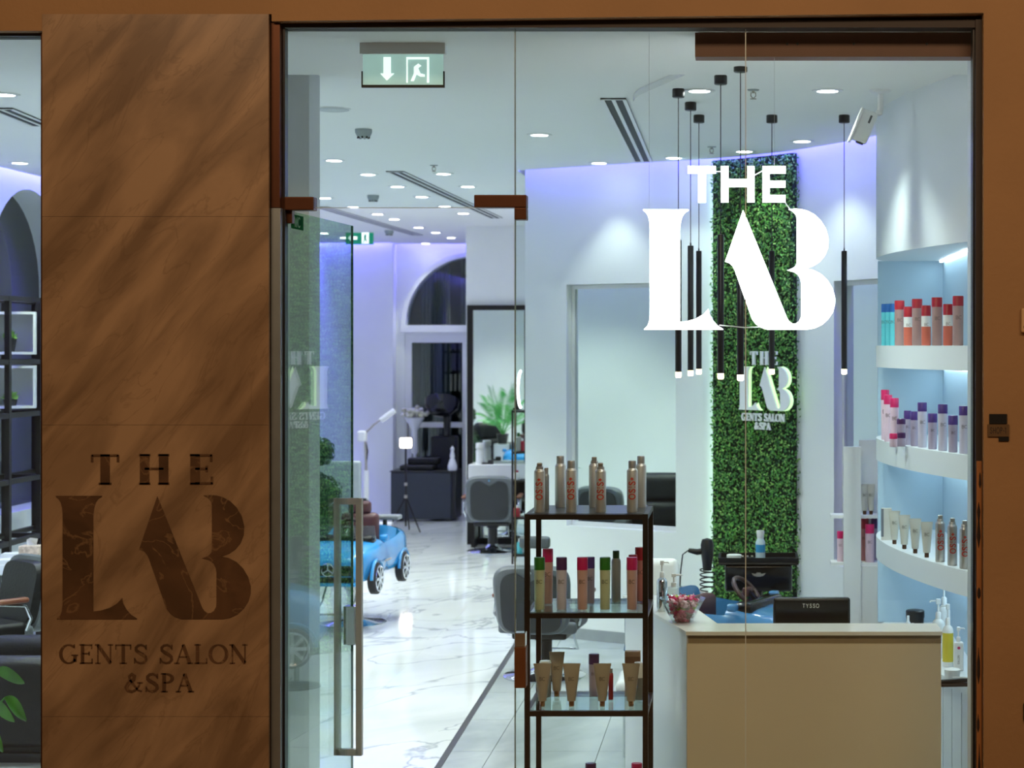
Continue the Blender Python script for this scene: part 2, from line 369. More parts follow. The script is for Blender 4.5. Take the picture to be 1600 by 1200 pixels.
# skirting on the curved wall
mb = MB()
ii = [0+(wpx(1115))*k/14 for k in range(15)]
mb.loft([[(*(wc(i)+wnorm(i)*.001), 0), (*(wc(i)+wnorm(i)*.014), 0), (*(wc(i)+wnorm(i)*.014), .09), (*(wc(i)+wnorm(i)*.001), .09)] for i in ii])
struct(mb.build('baseboard_right', mat('grey_skirting', (150, 156, 158), .5)))
# --- the two mirrors in the recesses of the curved wall
def wall_mirror(name, a, b, z0, z1, label):
    A, B = wc(a)-wnorm(a)*.09, wc(b)-wnorm(b)*.09; U = (B-A); L = U.length; U.normalize(); N = Vector((U.y, -U.x))
    t = thing(name, (A.x, A.y, z0), label, 'mirror')
    fm = plane_map((0, 0, 0), (U.x, U.y, 0), (N.x, N.y, 0)); h = z1-z0
    MB().prism([(.03, .03), (L-.03, .03), (L-.03, h-.03), (.03, h-.03)], fm, 0, .006).build('mirror_glass', MIRROR, t)
    for (u0, v0, u1, v1) in ((0.002, 0.002, L-.002, .035), (0.002, h-.035, L-.002, h-.002), (0.002, .035, .035, h-.035), (L-.035, .035, L-.002, h-.035)):
        MB().prism([(u0, v0), (u1, v0), (u1, v1), (u0, v1)], fm, -.005, .02).build('frame_bar', WHITEP, t)
    return t
wall_mirror('wall_mirror', m1a, m1b, m1z0, m1z1, 'large mirror recessed in the white curved wall behind the black product rack')
wall_mirror('wall_mirror', m2a, m2b, m2z0, m2z1, 'narrow mirror recessed in the curved wall beside the lit display shelves')

# --- left wall with an arched window recess
AY, AR, AZ = 7.59, .84, 2.90
def arch_outline(n=20, z0=0.0): return [(AY-AR, z0)]+[(AY-AR*cos(pi*k/n), AZ+AR*sin(pi*k/n)) for k in range(n+1)]+[(AY+AR, z0)]
mb = MB()
mb.box((XL-.3, .1, 0), (XL, AY-AR, TOP)); mb.box((XL-.3, AY+AR, 0), (XL, YB+.6, TOP)); mb.box((XL-.3, AY-AR, 0), (XL, AY+AR, 1.0))
n = 20
for k in range(n):
    a, b = pi*k/n, pi*(k+1)/n
    y0, y1 = AY-AR*cos(a), AY-AR*cos(b); z0, z1 = AZ+AR*sin(a), AZ+AR*sin(b)
    vs = [(x, y, z) for x in (XL-.3, XL) for (y, z) in ((y0, z0), (y1, z1), (y1, TOP), (y0, TOP))]
    mb.add(vs, [(0, 1, 2, 3), (7, 6, 5, 4), (0, 4, 5, 1), (2, 6, 7, 3)])
struct(mb.build('wall_left', WALL))
mb = MB().add([(XL-.25, y, z) for y, z in arch_outline(20, 1.0)], [tuple(range(23))])
struct(mb.build('window_1', NIGHT))
# --- back wall: plain bay on the left, door bay with an arched fanlight on the right
DX0, DX1 = X(628, YB+.25), -3.35
mb = MB().box((XL-.3, YB, 0), (X(614, YB), YB+.8, TOP)); struct(mb.build('wall_back', WALL))
YD = YB+.25
fcx, fr, fz = X(741, YD), .98, Z(508, YD)
door_x0, door_x1, door_top = X(632, YD), X(741, YD)+.98, Z(520, YD)
xa, xb = X(614, YB), -1.6
mb = MB().box((xa, YD, 0), (door_x0, YD+.25, TOP)); mb.box((door_x0, YD, door_top), (xb, YD+.25, fz))
n = 24
mb.box((door_x0, YD, fz), (fcx-fr, YD+.25, TOP)); mb.box((fcx+fr, YD, door_top), (xb, YD+.25, TOP))
for k in range(n):
    a, b = pi*k/n, pi*(k+1)/n
    x0, x1 = fcx-fr*cos(a), fcx-fr*cos(b); z0, z1 = fz+fr*sin(a), fz+fr*sin(b)
    mb.add([(x, y, z) for y in (YD, YD+.25) for (x, z) in ((x0, z0), (x1, z1), (x1, TOP), (x0, TOP))], [(0, 1, 2, 3), (7, 6, 5, 4), (0, 4, 5, 1), (2, 6, 7, 3)])
mb.box((door_x1, YD, 0), (xb, YD+.25, door_top))
struct(mb.build('wall_back_door', WALL))
# arched casing round the fanlight, fanlight pane and the door below
mb = MB()
rr = [(fr-.0, fr+.07)]
ring = []
for k in range(n+1):
    a = pi*k/n; ring.append([(fcx-r*cos(a), y, fz+r*sin(a)) for (r, y) in ((fr, YD-.03), (fr+.07, YD-.03), (fr+.07, YD), (fr, YD))])
mb.loft(ring); mb.box((fcx-fr-.07, YD-.04, fz-.10), (fcx+fr+.07, YD, fz))
struct(mb.build('trim_1', WHITEP))
wf = struct(MB().add([(fcx-fr*cos(pi*k/n), YD+.12, fz+fr*sin(pi*k/n)) for k in range(n+1)], [tuple(range(n+1))]).build('window_2', glass_mat('far_glass', (.62, .70, .70), .06)))
d3 = struct(MB().box((door_x0, YD+.02, 0), (door_x0+.1, YD+.1, door_top)).box((X(722, YD), YD+.02, 0), (X(722, YD)+.1, YD+.1, door_top))
            .box((door_x0+.1, YD+.02, door_top-.14), (X(722, YD), YD+.1, door_top)).box((door_x0+.1, YD+.02, Z(668, YD)), (X(722, YD), YD+.1, Z(660, YD))).box((door_x0+.1, YD+.02, 0), (X(722, YD), YD+.1, .18)).build('door_1', WHITEP))
MB().box((door_x0+.1, YD+.05, .18), (X(722, YD), YD+.06, door_top-.14)).build('pane', MATS['far_glass'], d3)
MB().box((X(722, YD)+.1, YD+.05, 0), (door_x1, YD+.06, door_top)).build('side_pane', MATS['far_glass'], d3)
MB().tube([(door_x0+.05, YD-.02, 1.0), (door_x0+.05, YD-.02, 1.3)], .012).build('handle', STEEL, d3)
# dark grey drapes behind the far glass, and the night behind them
struct(MB().box((xa, YD+.75, 0), (xb, YD+.8, TOP)).build('wall_beyond', mat('night_wall', (40, 52, 54), .9)))
for k_, (xc, wd_, lab) in enumerate(((X(672, YD), .5, 'grey drape behind the left of the far door and fanlight'), (X(730, YD), .4, 'grey drape behind the right of the far door and fanlight'))):
    cu = MB(); n_ = 44; r0 = []; r1 = []
    for q in range(n_+1):
        u = q/n_-.5; yy = YD+.46+.035*sin(q*1.15)+.02*sin(q*.37+k_); r0.append((xc+u*wd_, yy, .02)); r1.append((xc+u*wd_*.8, yy, 3.8))
    cu.loft([r0, r1], closed=False)
    tag(cu.build('curtain', mat('grey_drape', (96, 112, 110), .9), smooth=60), lab, 'curtain')
# --- stub wall that carries the tall black-framed mirror
YM = 13.9
struct(MB().box((X(728, YM), YM, 0), (e0.x+.2, YM+.25, TOP)).build('wall_mirror_side', WALL))
struct(MB().box((X(728, YM), YM+.25, 0), (X(728, YM)+.2, YB+.3, TOP)).build('wall_passage', WALL))
# --- inner pier behind the left marble pier
struct(MB().box((-3.0, 1.6, 0), (-2.273, 1.84, 3.9)).build('wall_pier', GREYP))
# --- ceiling (stops short of the walls; violet light cove above the gap)
G = .10
pts = [(XL+G, .12), (XL+G, YB-G), (X(614, YB), YB-G), (X(614, YB), YB+.25-G), (-1.75, YB+.25-G), (-1.75, 13.9), (e0.x-.02, 13.9)]
pts += [tuple(wc(i)+wnorm(i)*G) for i in [END*k/40 for k in range(41)]]
pts += [(XR-.01, 3.2), (XR-.01, .12)]
mb = MB().prism(pts, lambda u, v, d: Vector((u, v, d)), CZ, CZ+.05)
ceiling = struct(mb.build('ceiling', CEIL))
struct(MB().box((XL-.3, .12, TOP), (XR+.2, YB+.8, TOP+.1)).build('ceiling_cove', CEIL))
# lowered front bulkhead and the lowered round-cornered raft over the pendants
struct(MB().box((XL, .13, 3.79), (XR, 1.40, CZ+.04)).build('ceiling_bulkhead', CEIL))
raft = [(1.1, 1.42), (-.25, 1.42)]+[(-.02+.62*cos(radians(a)), 2.75+1.05*sin(radians(a))) for a in range(205, 85, -8)]+[(1.1, 3.8)]
struct(MB().prism(raft, lambda u, v, d: Vector((u, v, d)), 3.812, CZ-.002).build('ceiling_raft', CEIL))
VIO = (.15, .13, 1.0)
def cove(p, q, watts):
    p, q = Vector(p), Vector(q); m = (p+q)/2; L = (q-p).length; a = atan2(q.y-p.y, q.x-p.x)
    area('cove_light', (m.x, m.y, TOP-.04), (0, 0, a), L, .05, watts*L, VIO)
ii = [END*k/7 for k in range(8)]
for a, b in zip(ii, ii[1:]): cove(wc(a)+wnorm(a)*.055, wc(b)+wnorm(b)*.055, 10.5)
cove((XL+.055, .3), (XL+.055, 8.8), 17); cove((XL+.055, 8.8), (XL+.055, YB-.1), 15)
cove((XL+.1, YB-.055), (X(614, YB), YB-.055), 12); cove((X(614, YB)+.05, YB+.19), (-3.4, YB+.19), 9)
# white lining on the inner side of the shop front
for a, b in (((XL, .121, 0), (-4.3, .16, TOP)), ((-3.03, .121, 0), (-2.06, .16, TOP)), ((-4.3, .121, 3.80), (-3.03, .16, TOP)), ((-2.06, .121, 3.80), (XR, .16, TOP)), ((1.04, .121, 0), (XR, .16, 3.80))):
    struct(MB().box(a, b).build('wall_front_lining', WALL))
# --- floors: white marble slabs, grey stone slabs, dark strip between
fl = struct(MB().box((XL-.3, -.1, -.08), (XR+.3, YB+.8, -.012)).build('floor', mat('grout', (166, 172, 172), .7)))
LA, LB = Vector((X(690, floor_y(1190)), floor_y(1190))), Vector((X(812, floor_y(997)), floor_y(997)))   # line between the floors
LD = (LB-LA).normalized(); LN = Vector((LD.y, -LD.x))
def line_x(y): return LA.x+(y-LA.y)*(LD.x/LD.y)
def clip(poly, keep_left):
    out = []
    def side(p): s = (Vector(p)-LA).dot(LN); return -s-.02 if keep_left else s-.02
    for a, b in zip(poly, poly[1:]+poly[:1]):
        sa, sb = side(a), side(b)
        if sa >= 0: out.append(a)
        if sa*sb < 0: t = sa/(sa-sb); out.append((a[0]+(b[0]-a[0])*t, a[1]+(b[1]-a[1])*t))
    return out
pm = lambda u, v, d: Vector((u, v, d))
T = 1.2; gp = .0007; n = 0
for i in range(7):
    for j in range(15):
        x0 = XL+i*T; y0 = .1+j*T
        q = [(x0+gp, y0+gp), (min(x0+T, XR)-gp, y0+gp), (min(x0+T, XR)-gp, y0+T-gp), (x0+gp, y0+T-gp)]
        if y0+T/2 < 7.0: q = clip(q, True)
        elif x0 > -1.9 and y0 < 13: continue
        if len(q) < 3: continue
        MB().prism(q, pm, -.012, 0).build('marble_slab', FLOORM, fl)
T = .9
for i in range(9):
    for j in range(9):
        x0 = -4.0+i*T*.7; y0 = .1+j*T
        q = clip([(x0+.002, y0+.002), (x0+T*.7-.002, y0+.002), (x0+T*.7-.002, y0+T-.002), (x0+.002, y0+T-.002)], False)
        if len(q) < 3 or y0 > 7 or x0 > XR: continue
        q = [(min(u, XR), v) for u, v in q]
        MB().prism(q, pm, -.012, 0).build('grey_slab', GREYT, fl)
A, B = LA-LD*2.5, LA+LD*6.0
MB().prism([tuple(A-LN*.018), tuple(B-LN*.018), tuple(B+LN*.018), tuple(A+LN*.018)], pm, -.012, .001).build('floor_strip', mat('dark_strip', (84, 84, 84), .35, .6), fl)
struct(MB().box((-8, -9, -.1), (6, -.1, 0)).build('floor_mall', mat('mall_floor', (150, 124, 96), .35)))

# ------------------------------------------------------------------ shop front
s0 = S(0)
def fx(px): return (px-VX)/s0
def fz_(py): return H+(VY-py)/s0
# header and right-hand wall
hp = [(-6.5, fz_(54)), (fx(75), fz_(52)), (fx(75), fz_(26)), (fx(430), fz_(26)), (fx(430), fz_(37)), (fx(1534), fz_(24)), (3.8, fz_(24)), (3.8, 5.4), (-6.5, 5.4)]
struct(MB().prism(hp, lambda u, v, d: Vector((u, d, v)), -.06, .12).build('wall_front_top', TAN))
struct(MB().box((fx(1534), -.06, 0), (3.8, .12, fz_(24))).build('wall_front_right', TAN))
struct(MB().box((-6.5, -.05, 0), (-4.3, .12, fz_(54))).build('wall_front_left', TAN))
# marble-clad pier
pier = struct(MB().box((fx(77), -.045, 0), (fx(424), .12, fz_(26))).build('wall_front_pier', mat('pier_core', (90, 66, 44), .8)))
for z0, z1 in ((0, fz_(1115)), (fz_(1115), fz_(663)), (fz_(663), fz_(340)), (fz_(340), fz_(26))):
    MB().box((fx(75), -.065, z0+.0006), (fx(426), -.045, z1-.0006)).build('marble_panel', STONE, pier)
# returns and frame strips
struct(MB().box((fx(68), -.03, 0), (fx(75)-.001, .1, fz_(53))).build('trim_2', BRONZE))
struct(MB().box((fx(426)+.001, -.03, fz_(325)), (fx(440), .1, fz_(38))).build('trim_3', BRONZE))
struct(MB().box((fx(426)+.001, -.03, 0), (fx(441), .1, fz_(326))).build('trim_4', ALU))
struct(MB().box((fx(441), .01, 0), (fx(444.5), .06, fz_(42))).build('trim_5', BLACKP))
struct(MB().box((fx(426), .0, fz_(43)), (fx(1532), .1, fz_(31))).build('trim_6', DARKT))
struct(MB().box((fx(1524), -.01, 0), (fx(1534)-.001, .1, fz_(31))).build('trim_7', DARKT))
struct(MB().box((fx(1521), .02, 0), (fx(1524), .09, fz_(42))).build('trim_8', BLACKP))
struct(MB().box((-4.3, .0, fz_(56)), (fx(75), .1, fz_(51))).build('trim_9', DARKT))
struct(MB().box((-.21, .15, fz_(80)), (1.15, .26, 3.788)).build('trim_10', mat('red_brown_steel', (110, 62, 44), .5)))
for k, px in enumerate((1230, 1246, 1334, 1448)):
    o = MB().lathe([(.006, 0), (.005, .004)], n=8, R=RX(pi/2)).build('screw', BLACKP, bpy.data.objects['trim_10'], loc=(X(px, .15), .15, Z(68.5, .15)))
# bits of packing left in the open joint on the right
rj = struct(MB().box((fx(1525), -.02, .02), (fx(1533), -.012, fz_(720))).build('trim_11', mat('gold_joint', (150, 96, 48), .6)))
for k, (z, hh_) in enumerate(((.22, .10), (.45, .22), (.72, .08), (.93, .16), (1.30, .05), (1.52, .2), (1.78, .07))):
    MB().lathe([(.001, 0), (.006+.003*random.random(), hh_*.25), (.004+.004*random.random(), hh_*.6), (.007*random.random()+.002, hh_*.8), (.001, hh_)], (fx(1529+random.uniform(-2, 2)), -.02, z), 7, sy=.5).build('joint_stain', mat('joint_dirt', (40, 27, 18), .9), rj)
# glass: left window, transom over the door, two fixed panes
w1 = struct(MB().box((-4.3, .04, 0), (fx(68), .05, fz_(56))).build('window_3', GLASS))
w2 = struct(MB().box((fx(440), .04, fz_(323)), (fx(802), .05, fz_(43))).build('window_4', GLASS))
w3 = struct(MB().box((fx(804), .04, 0), (fx(1164.3), .05, fz_(42))).build('window_5', GLASS))
w4 = struct(MB().box((fx(1165.8), .04, 0), (fx(1521), .05, fz_(42))).build('window_6', GLASS))
JOINT = mat('glass_edge', (196, 206, 202), .3, vary=.02)
struct(MB().box((fx(802.1), .039, 0), (fx(803.9), .051, fz_(43))).build('trim_12', mat('dark_glass_edge', (120, 138, 132), .3)))
struct(MB().box((fx(1164.3), .039, 0), (fx(1165.8), .051, fz_(42))).build('trim_13', JOINT))
struct(MB().box((fx(440), .039, fz_(324)), (fx(802), .051, fz_(323))).build('trim_14', JOINT))

# ================================================================== SHOP FRONT FITTINGS
# --- frameless glass door standing open
DANG = radians(3.6)
hx, hy, dw, dtop = fx(446), .045, 1.0, fz_(328)
door = thing('glass_door', (hx, hy, 0), 'frameless glass entrance door standing open inwards beside the marble pier', 'door', rz=pi/2-DANG)
MB().box((.005, -.006, .012), (dw, .006, dtop)).build('pane', DGLASS, door)
MB().box((dw, -.006, .012), (dw+.002, .006, dtop)).build('polished_edge', mat('green_glass_edge', (110, 140, 130), .3), door)
MB().rbox((.0, -.018, dtop-.055), (.035, .018, dtop+.012), .003).build('top_pivot', BRONZE, door)
MB().rbox((.0, -.018, .004), (.16, .018, .07), .003).build('bottom_patch', BRONZE, door)
hz0, hz1, hu = .40, 1.655, dw-.09
hd = MB()
for sgn, off in ((-1, .062), (1, .046)):
    hd.box((hu-.015, sgn*off-.014, hz0), (hu+.015, sgn*off+.014, hz1))
for z in (hz0, hz1-.03): hd.box((hu-.015, -.06, z), (hu+.015, .05, z+.03))
hd.build('pull_handle', STEEL, door)
lk = MB().rbox((dw-.05, -.03, .93), (dw+.012, .03, 1.12), .004).build('lock_case', CHROME, door)
MB().lathe([(.012, 0), (.012, .012)], n=12, R=RX(pi/2)).build('lock_cylinder', STEEL, lk, loc=(dw-.02, -.03, 1.02))
st = MB().box((.02, -.009, dtop-.075), (.19, -.0065, dtop-.012)).build('sticker', mat('green_sticker', (14, 84, 42), .9, spec=.05), door)
letters('WC', .045, plane_map((.10, -.009, dtop-.066), (1, 0, 0), (0, -1, 0)), .0, .001, mat('pale_print', (120, 180, 120), .5), st, serif=False, k=.12, t=.12, joined=True)
# --- bronze patch fittings on the fixed glass
def tmb(name, label, boxes, m=BRONZE, cat='glass fitting'):
    mb = MB()
    for a, b in boxes: mb.rbox(a, b, .004)
    return tag(mb.build(name, m), label, cat)
tmb('patch_fitting', 'bronze hinge patch at the top left corner of the door opening', [((fx(427), .01, fz_(328)), (fx(489), .08, fz_(307)))])
tmb('patch_fitting', 'bronze corner patch where the transom meets the fixed pane', [((fx(740), .01, fz_(324)), (fx(822), .08, fz_(304))), ((fx(803), .01, fz_(343)), (fx(822), .08, fz_(324)))])
lb = thing('strike_box', (fx(812), .045, fz_(1076)), 'brown lock keeper with a chrome top on the glass edge beside the rack', 'lock')
MB().rbox((fx(803)-fx(812), -.035, 0), (fx(821)-fx(812), .035, fz_(1012)-fz_(1076)), .003).build('keeper_cover', mat('copper_brown', (118, 74, 44), .4, .4), lb)
MB().rbox((fx(803)-fx(812), -.03, fz_(1012)-fz_(1076)), (fx(820)-fx(812), .03, fz_(990)-fz_(1076)), .003).build('keeper_plate', CHROME, lb)
# --- lit sign behind the glass
YS = .16
def sx_(u): return X(1000+u/4.284, YS)
def sz_(v): return Z(250+v/4.284, YS)
sign = thing('hanging_sign', (sx_(690), YS, sz_(1136)), 'glowing white THE LAB letter sign hanging behind the shop window', 'sign')
smap = lambda u, v, d: Vector((sx_(u)-sx_(690), d, sz_(v)-sz_(1136)))
MB().prism(LOGO_L, smap, -.012, .012).build('letter_l', GLOW, sign)
MB().prism(LOGO_AB, smap, -.012, .012).build('letters_ab', GLOW, sign)
MB().prism([(320, 42), (508, 42), (508, 90), (440, 90), (440, 285), (390, 285), (390, 90), (320, 90)], smap, -.012, .012).build('letter_t', GLOW, sign)
MB().prism([(542, 42), (592, 42), (592, 128), (718, 128), (718, 42), (766, 42), (766, 283), (718, 283), (718, 180), (592, 180), (592, 283), (542, 283)], smap, -.012, .012).build('letter_h', GLOW, sign)
MB().prism([(820, 42), (975, 42), (975, 90), (868, 90), (868, 140), (973, 140), (973, 183), (868, 183), (868, 235), (972, 235), (972, 283), (820, 283)], smap, -.012, .012).build('letter_e', GLOW, sign)
CW = mat('clear_cable', (196, 200, 200), .4)
for p in ([(505, 75), (545, 75)], [(766, 100), (820, 70)], [(972, 283), (1010, 335)], [(530, 1105), (700, 1122), (800, 1118)]):
    MB().tube([smap(u, v, .016) for u, v in p], .0025, 6).build('cable', CW, sign)
for u in (60, 900): MB().tube([smap(u, 332 if u < 100 else 45, .016), Vector((sx_(u)-sx_(690), .016, 3.79-sz_(1136)))], .0007, 5).build('hanging_wire', CW, sign)
# --- inlaid logo on the marble pier
def ix(u): return fx(80+u/3)
def iz(v): return fz_(690+v/3)
inl = thing('inlaid_logo', (ix(505), -.066, iz(1160)), 'brown marble THE LAB GENTS SALON &SPA inlay on the beige marble pier', 'sign')
imap = lambda u, v, d: Vector((u-ix(505), d, v-iz(1160)))
MB().prism(logo_poly(LOGO_L, ix(50), ix(955), iz(822), iz(245)), imap, -.002, 0).build('letter_l', INLAY, inl)
MB().prism(logo_poly(LOGO_AB, ix(50), ix(955), iz(822), iz(245)), imap, -.002, 0).build('letters_ab', INLAY, inl)
def inl_text(txt, u0, u1, v0, v1, **kw):
    c = (ix(u0)+ix(u1))/2-ix(505)
    letters(txt, iz(v0)-iz(v1), plane_map((c, 0, iz(v1)-iz(1160)), (1, 0, 0), (0, -1, 0)), 0, .002, INLAY, inl, fit=ix(u1)-ix(u0), **kw)
inl_text('THE', 210, 788, 55, 195, k=.27, t=.075, spacing=.48)
inl_text('GENTS SALON', 66, 945, 938, 1028, k=.16, t=.06)
inl_text('&SPA', 366, 690, 1073, 1160, k=.18, t=.07)
# --- right-hand wall: shop number plate, wall box, small dark box
sp = thing('shop_plate', (fx(1556), -.062, fz_(688)), 'small bronze plate reading SHOP-1 on the tan wall right of the window', 'sign')
MB().box((fx(1540)-fx(1556), -.008, fz_(681)-fz_(688)), (fx(1573)-fx(1556), 0, fz_(662)-fz_(688))).build('plate', mat('dull_bronze', (104, 80, 54), .45, .4), sp)
MB().box((fx(1542.5)-fx(1556), -.006, fz_(661)-fz_(688)), (fx(1570)-fx(1556), 0, fz_(646)-fz_(688))).build('upper_plate', BLACKP, sp)
MB().box((fx(1557)-fx(1556), -.006, fz_(688)-fz_(688)), (fx(1573)-fx(1556), 0, fz_(681.5)-fz_(688))).build('lower_plate', BLACKP, sp)
letters('SHOP-1', .026, plane_map((0, -.008, fz_(676)-fz_(688)), (1, 0, 0), (0, -1, 0)), 0, .001, mat('dark_print', (40, 26, 16), .6), sp, serif=False, k=.13, t=.13, fit=.072, joined=True)
wb = thing('wall_box', (fx(1600), -.06, fz_(520)), 'pale plastic control box on the tan wall at the right edge', 'control box')
MB().rbox((fx(1591)-fx(1600), -.03, 0), (.05, 0, fz_(482)-fz_(520)), .008).build('case', mat('beige_plastic', (196, 160, 116), .5), wb)
MB().rbox((fx(1594)-fx(1600), -.034, .02), (.04, -.029, .03), .001).build('button', mat('beige_plastic_dark', (140, 110, 80), .5), wb)
bb = thing('wall_socket', (fx(1602), -.06, fz_(1122)), 'small dark wall box low on the tan wall at the right edge', 'wall box')
MB().rbox((fx(1595)-fx(1602), -.02, 0), (.05, 0, fz_(1093)-fz_(1122)), .008).build('case', mat('dark_green_plastic', (44, 44, 34), .5), bb)

# ================================================================== CEILING FITTINGS
DL = [((843, 210), 'left of the short slot diffuser'), ((936, 254), 'between the short slot diffuser and the violet wall top'), ((1053, 246), 'behind the leftmost pendant near the violet wall top'),
      ((1093, 141), 'between the pendant canopies in the lowered raft'), ((1163, 236), 'just above the green wall top'), ((1293, 141), 'left of the white security camera'), ((1253, 220), 'above the right edge of the green wall'),
      ((522, 250), 'beside the grey inner pier below the round ceiling speaker'), ((575, 272), 'just below the nearest smoke detector'), ((621, 291), 'at the near end of the long slot diffuser'), ((693, 271), 'just below the far sprinkler'), ((731, 291), 'right of the long slot diffuser, nearest one'),
      ((508, 309), 'leftmost above the far slot diffuser'), ((552, 323), 'second along the row left of the far slot diffuser'), ((590, 334), 'third along the row below the second smoke detector'), ((616, 342), 'fourth along that same far row'), ((654, 355), 'fifth along the far row towards the arched window'), ((681, 363), 'sixth along the far row towards the arched window'), ((705, 371), 'last of the far row beside the mirror wall'),
      ((659, 307), 'right of the second smoke detector'), ((695, 322), 'right of the long slot diffuser, second one'), ((724, 333), 'right of the long slot diffuser beside the bronze corner patch'), ((665, 380), 'lowest one above the arched window'), ((507, 364), 'far left above the violet wall bay'), ((537, 371), 'beside the small green exit sign'),
      ((7, 147), 'seen through the left window, upper one'), ((31, 254), 'seen through the left window, above the arch')]
dl0 = None
def lamp_watts(x, y):
    d = min((Vector((x, y))-p).length for p in WC)          # wall washers close to the curved wall are dimmed
    if d < .75 and y < 9: return DOWN_W*.2
    if x > -.6 and y < 3.8: return DOWN_W*.6
    return DOWN_W*(1.0 if y < 3.6 else 1.25 if y < 6 else .85 if y < 9.5 else .95 if y < 14.2 else .38)
def downlight(x, y, z, label):
    global dl0
    if dl0 is None:
        dl0 = thing('ceiling_downlight', (x, y, z), label, 'downlight', 'recessed ceiling downlights')
        MB().lathe([(.058, -.004), (.060, -.008), (.084, -.006), (.088, -.001)], n=24).build('trim_ring', WHITEP, dl0, 40)
        MB().lathe([(.0, -.007), (.058, -.006), (.058, -.002)], n=24).build('lens', LAMP, dl0)
        o = dl0
    else:
        o = copy_tree(dl0); o.location = (x, y, z); o['label'] = label
    spot('ceiling_spot', (x, y, z-.03), lamp_watts(x, y), COOL, ang=104 if y < 6 else 78 if y < 9.5 else 64)
    return o
for (px, py), lab in DL:
    y = ceil_y(py); z = CZ
    if X(px, y) > -.5 and y < 3.6: z = 3.812; y = ceil_y(py, z)
    downlight(X(px, y), y, z, 'round recessed ceiling downlight '+lab)
# unseen spots without fittings, added to brighten the room and its mirror images
for x, y in ((-4.6, 1.9), (-3.4, 3.2), (-4.6, 4.4), (-3.6, 5.6), (-5.2, 6.2), (-2.4, 9.0), (-5.2, 10.2), (-5.2, 13.2), (-2.2, 11.8), (-2.6, 2.6)):
    spot('ceiling_spot', (x, y, CZ-.03), lamp_watts(x, y)*(.6 if x > -3 and y < 4 else 1.15 if y < 5 else 1.0), COOL, ang=110 if y < 6 else 78 if y < 9.5 else 64)
# --- slot diffusers
def diffuser(p, q, wd, label):
    P = Vector((X(p[0], ceil_y(p[1])), ceil_y(p[1]))); Q = Vector((X(q[0], ceil_y(q[1])), ceil_y(q[1])))
    U = (Q-P); L = U.length; U.normalize(); N = Vector((U.y, -U.x))
    t = thing('slot_diffuser', (P.x, P.y, CZ), label, 'air vent', 'ceiling slot diffusers', rz=atan2(U.y, U.x))
    h = wd/2
    MB().box((0, -h, -.008), (L, h, -.001)).build('backing', mat('slot_dark', (44, 50, 54), .7), t)
    for k in range(3):
        c = (-h+.01, 0, h-.01)[k]; MB().box((0, c-.011, -.012), (L, c+.011, -.0075)).build('frame_bar', WHITEP, t)
    for x in (0, L-.012): MB().box((x, -h, -.012), (x+.012, h, -.0075)).build('end_bar', WHITEP, t)
    return t
diffuser((958, 153), (1004, 251), .15, 'short slot diffuser beside the pendant raft')
diffuser((617, 267), (775, 340), .15, 'long slot diffuser running to the bronze corner patch')
diffuser((502, 323), (652, 367), .15, 'long far slot diffuser above the small exit sign')
diffuser((0, 168), (66, 195), .15, 'slot diffuser seen through the left window')
# --- smoke detectors, sprinklers, speaker, security camera
def smoke(px, py, label):
    y = ceil_y(py-8); t = thing('smoke_detector', (X(px, y), y, CZ), label, 'smoke detector', 'ceiling smoke detectors')
    MB().lathe([(.056, 0), (.056, -.022), (.046, -.045), (.03, -.06)], n=24).build('body', mat('grey_plastic', (150, 160, 160), .5), t, 40)
    for k in range(8):
        a = 2*pi*k/8; MB().box((.03, -.005, -.062), (.043, .005, -.050), RZ(a)).build('vent', BLACKP, t)
smoke(568, 210, 'nearest dome smoke detector left of the glass joint'); smoke(583, 313, 'middle smoke detector on the left half of the ceiling'); smoke(608, 368, 'farthest smoke detector beside the small exit sign')
def sprinkler(px, py, label, z=CZ):
    y = ceil_y(py, z); t = thing('sprinkler_head', (X(px, y), y, z), label, 'sprinkler', 'ceiling sprinklers')
    MB().lathe([(.034, 0), (.03, -.006)], n=16).build('rose', mat('grey_plastic', (150, 160, 160), .5), t)
    MB().tube([(0, 0, 0), (0, 0, -.02)], .008).tube([(-.012, 0, -.015), (-.014, 0, -.035), (0, 0, -.05)], .003, 6).tube([(.012, 0, -.015), (.014, 0, -.035), (0, 0, -.05)], .003, 6).build('frame', STEEL, t)
    MB().lathe([(.018, -.05), (.018, -.053)], n=12).build('deflector', STEEL, t)
sprinkler(678, 258, 'small ceiling sprinkler above the middle of the salon'); sprinkler(1177, 140, 'sprinkler head right of the glass joint near the pendants', 3.812); sprinkler(1112, 229, 'sprinkler head behind the tallest pendant wire')
sp_ = thing('ceiling_speaker', (X(520, ceil_y(170)), ceil_y(170), CZ), 'flat round ceiling speaker beside the grey inner pier', 'speaker')
MB().lathe([(.10, 0), (.10, -.008), (.085, -.012)], n=28).build('grille', mat('pale_grey_metal', (190, 198, 200), .5), sp_); MB().lathe([(.11, 0), (.11, -.005)], n=28).build('rim', WHITEP, sp_)
yc = ceil_y(141, 3.812); cx = X(1376, yc)
cc = thing('security_camera', (cx, yc, 3.812), 'white security camera hanging from the ceiling beside the curved shelf drum', 'camera')
MB().lathe([(.062, 0), (.055, -.014), (.02, -.022)], n=24).build('mount', WHITEP, cc, 40)
MB().tube([(0, 0, -.02), (0, 0, -.10), (-.006, 0, -.115)], .017, 12).build('stem', WHITEP, cc, 40)
MB().lathe([(0, .02), (.02, .01), (.02, -.01), (0, -.02)], (-.01, 0, -.125), 12).build('joint', WHITEP, cc, 40)
R = RY(radians(22))
MB().rbox((-.05, -.045, -.31), (.038, .04, -.13), .018, R).build('body', WHITEP, cc, 40)
MB().rbox((-.064, -.05, -.33), (-.046, .045, -.13), .008, R).build('sun_shield', WHITEP, cc, 40)
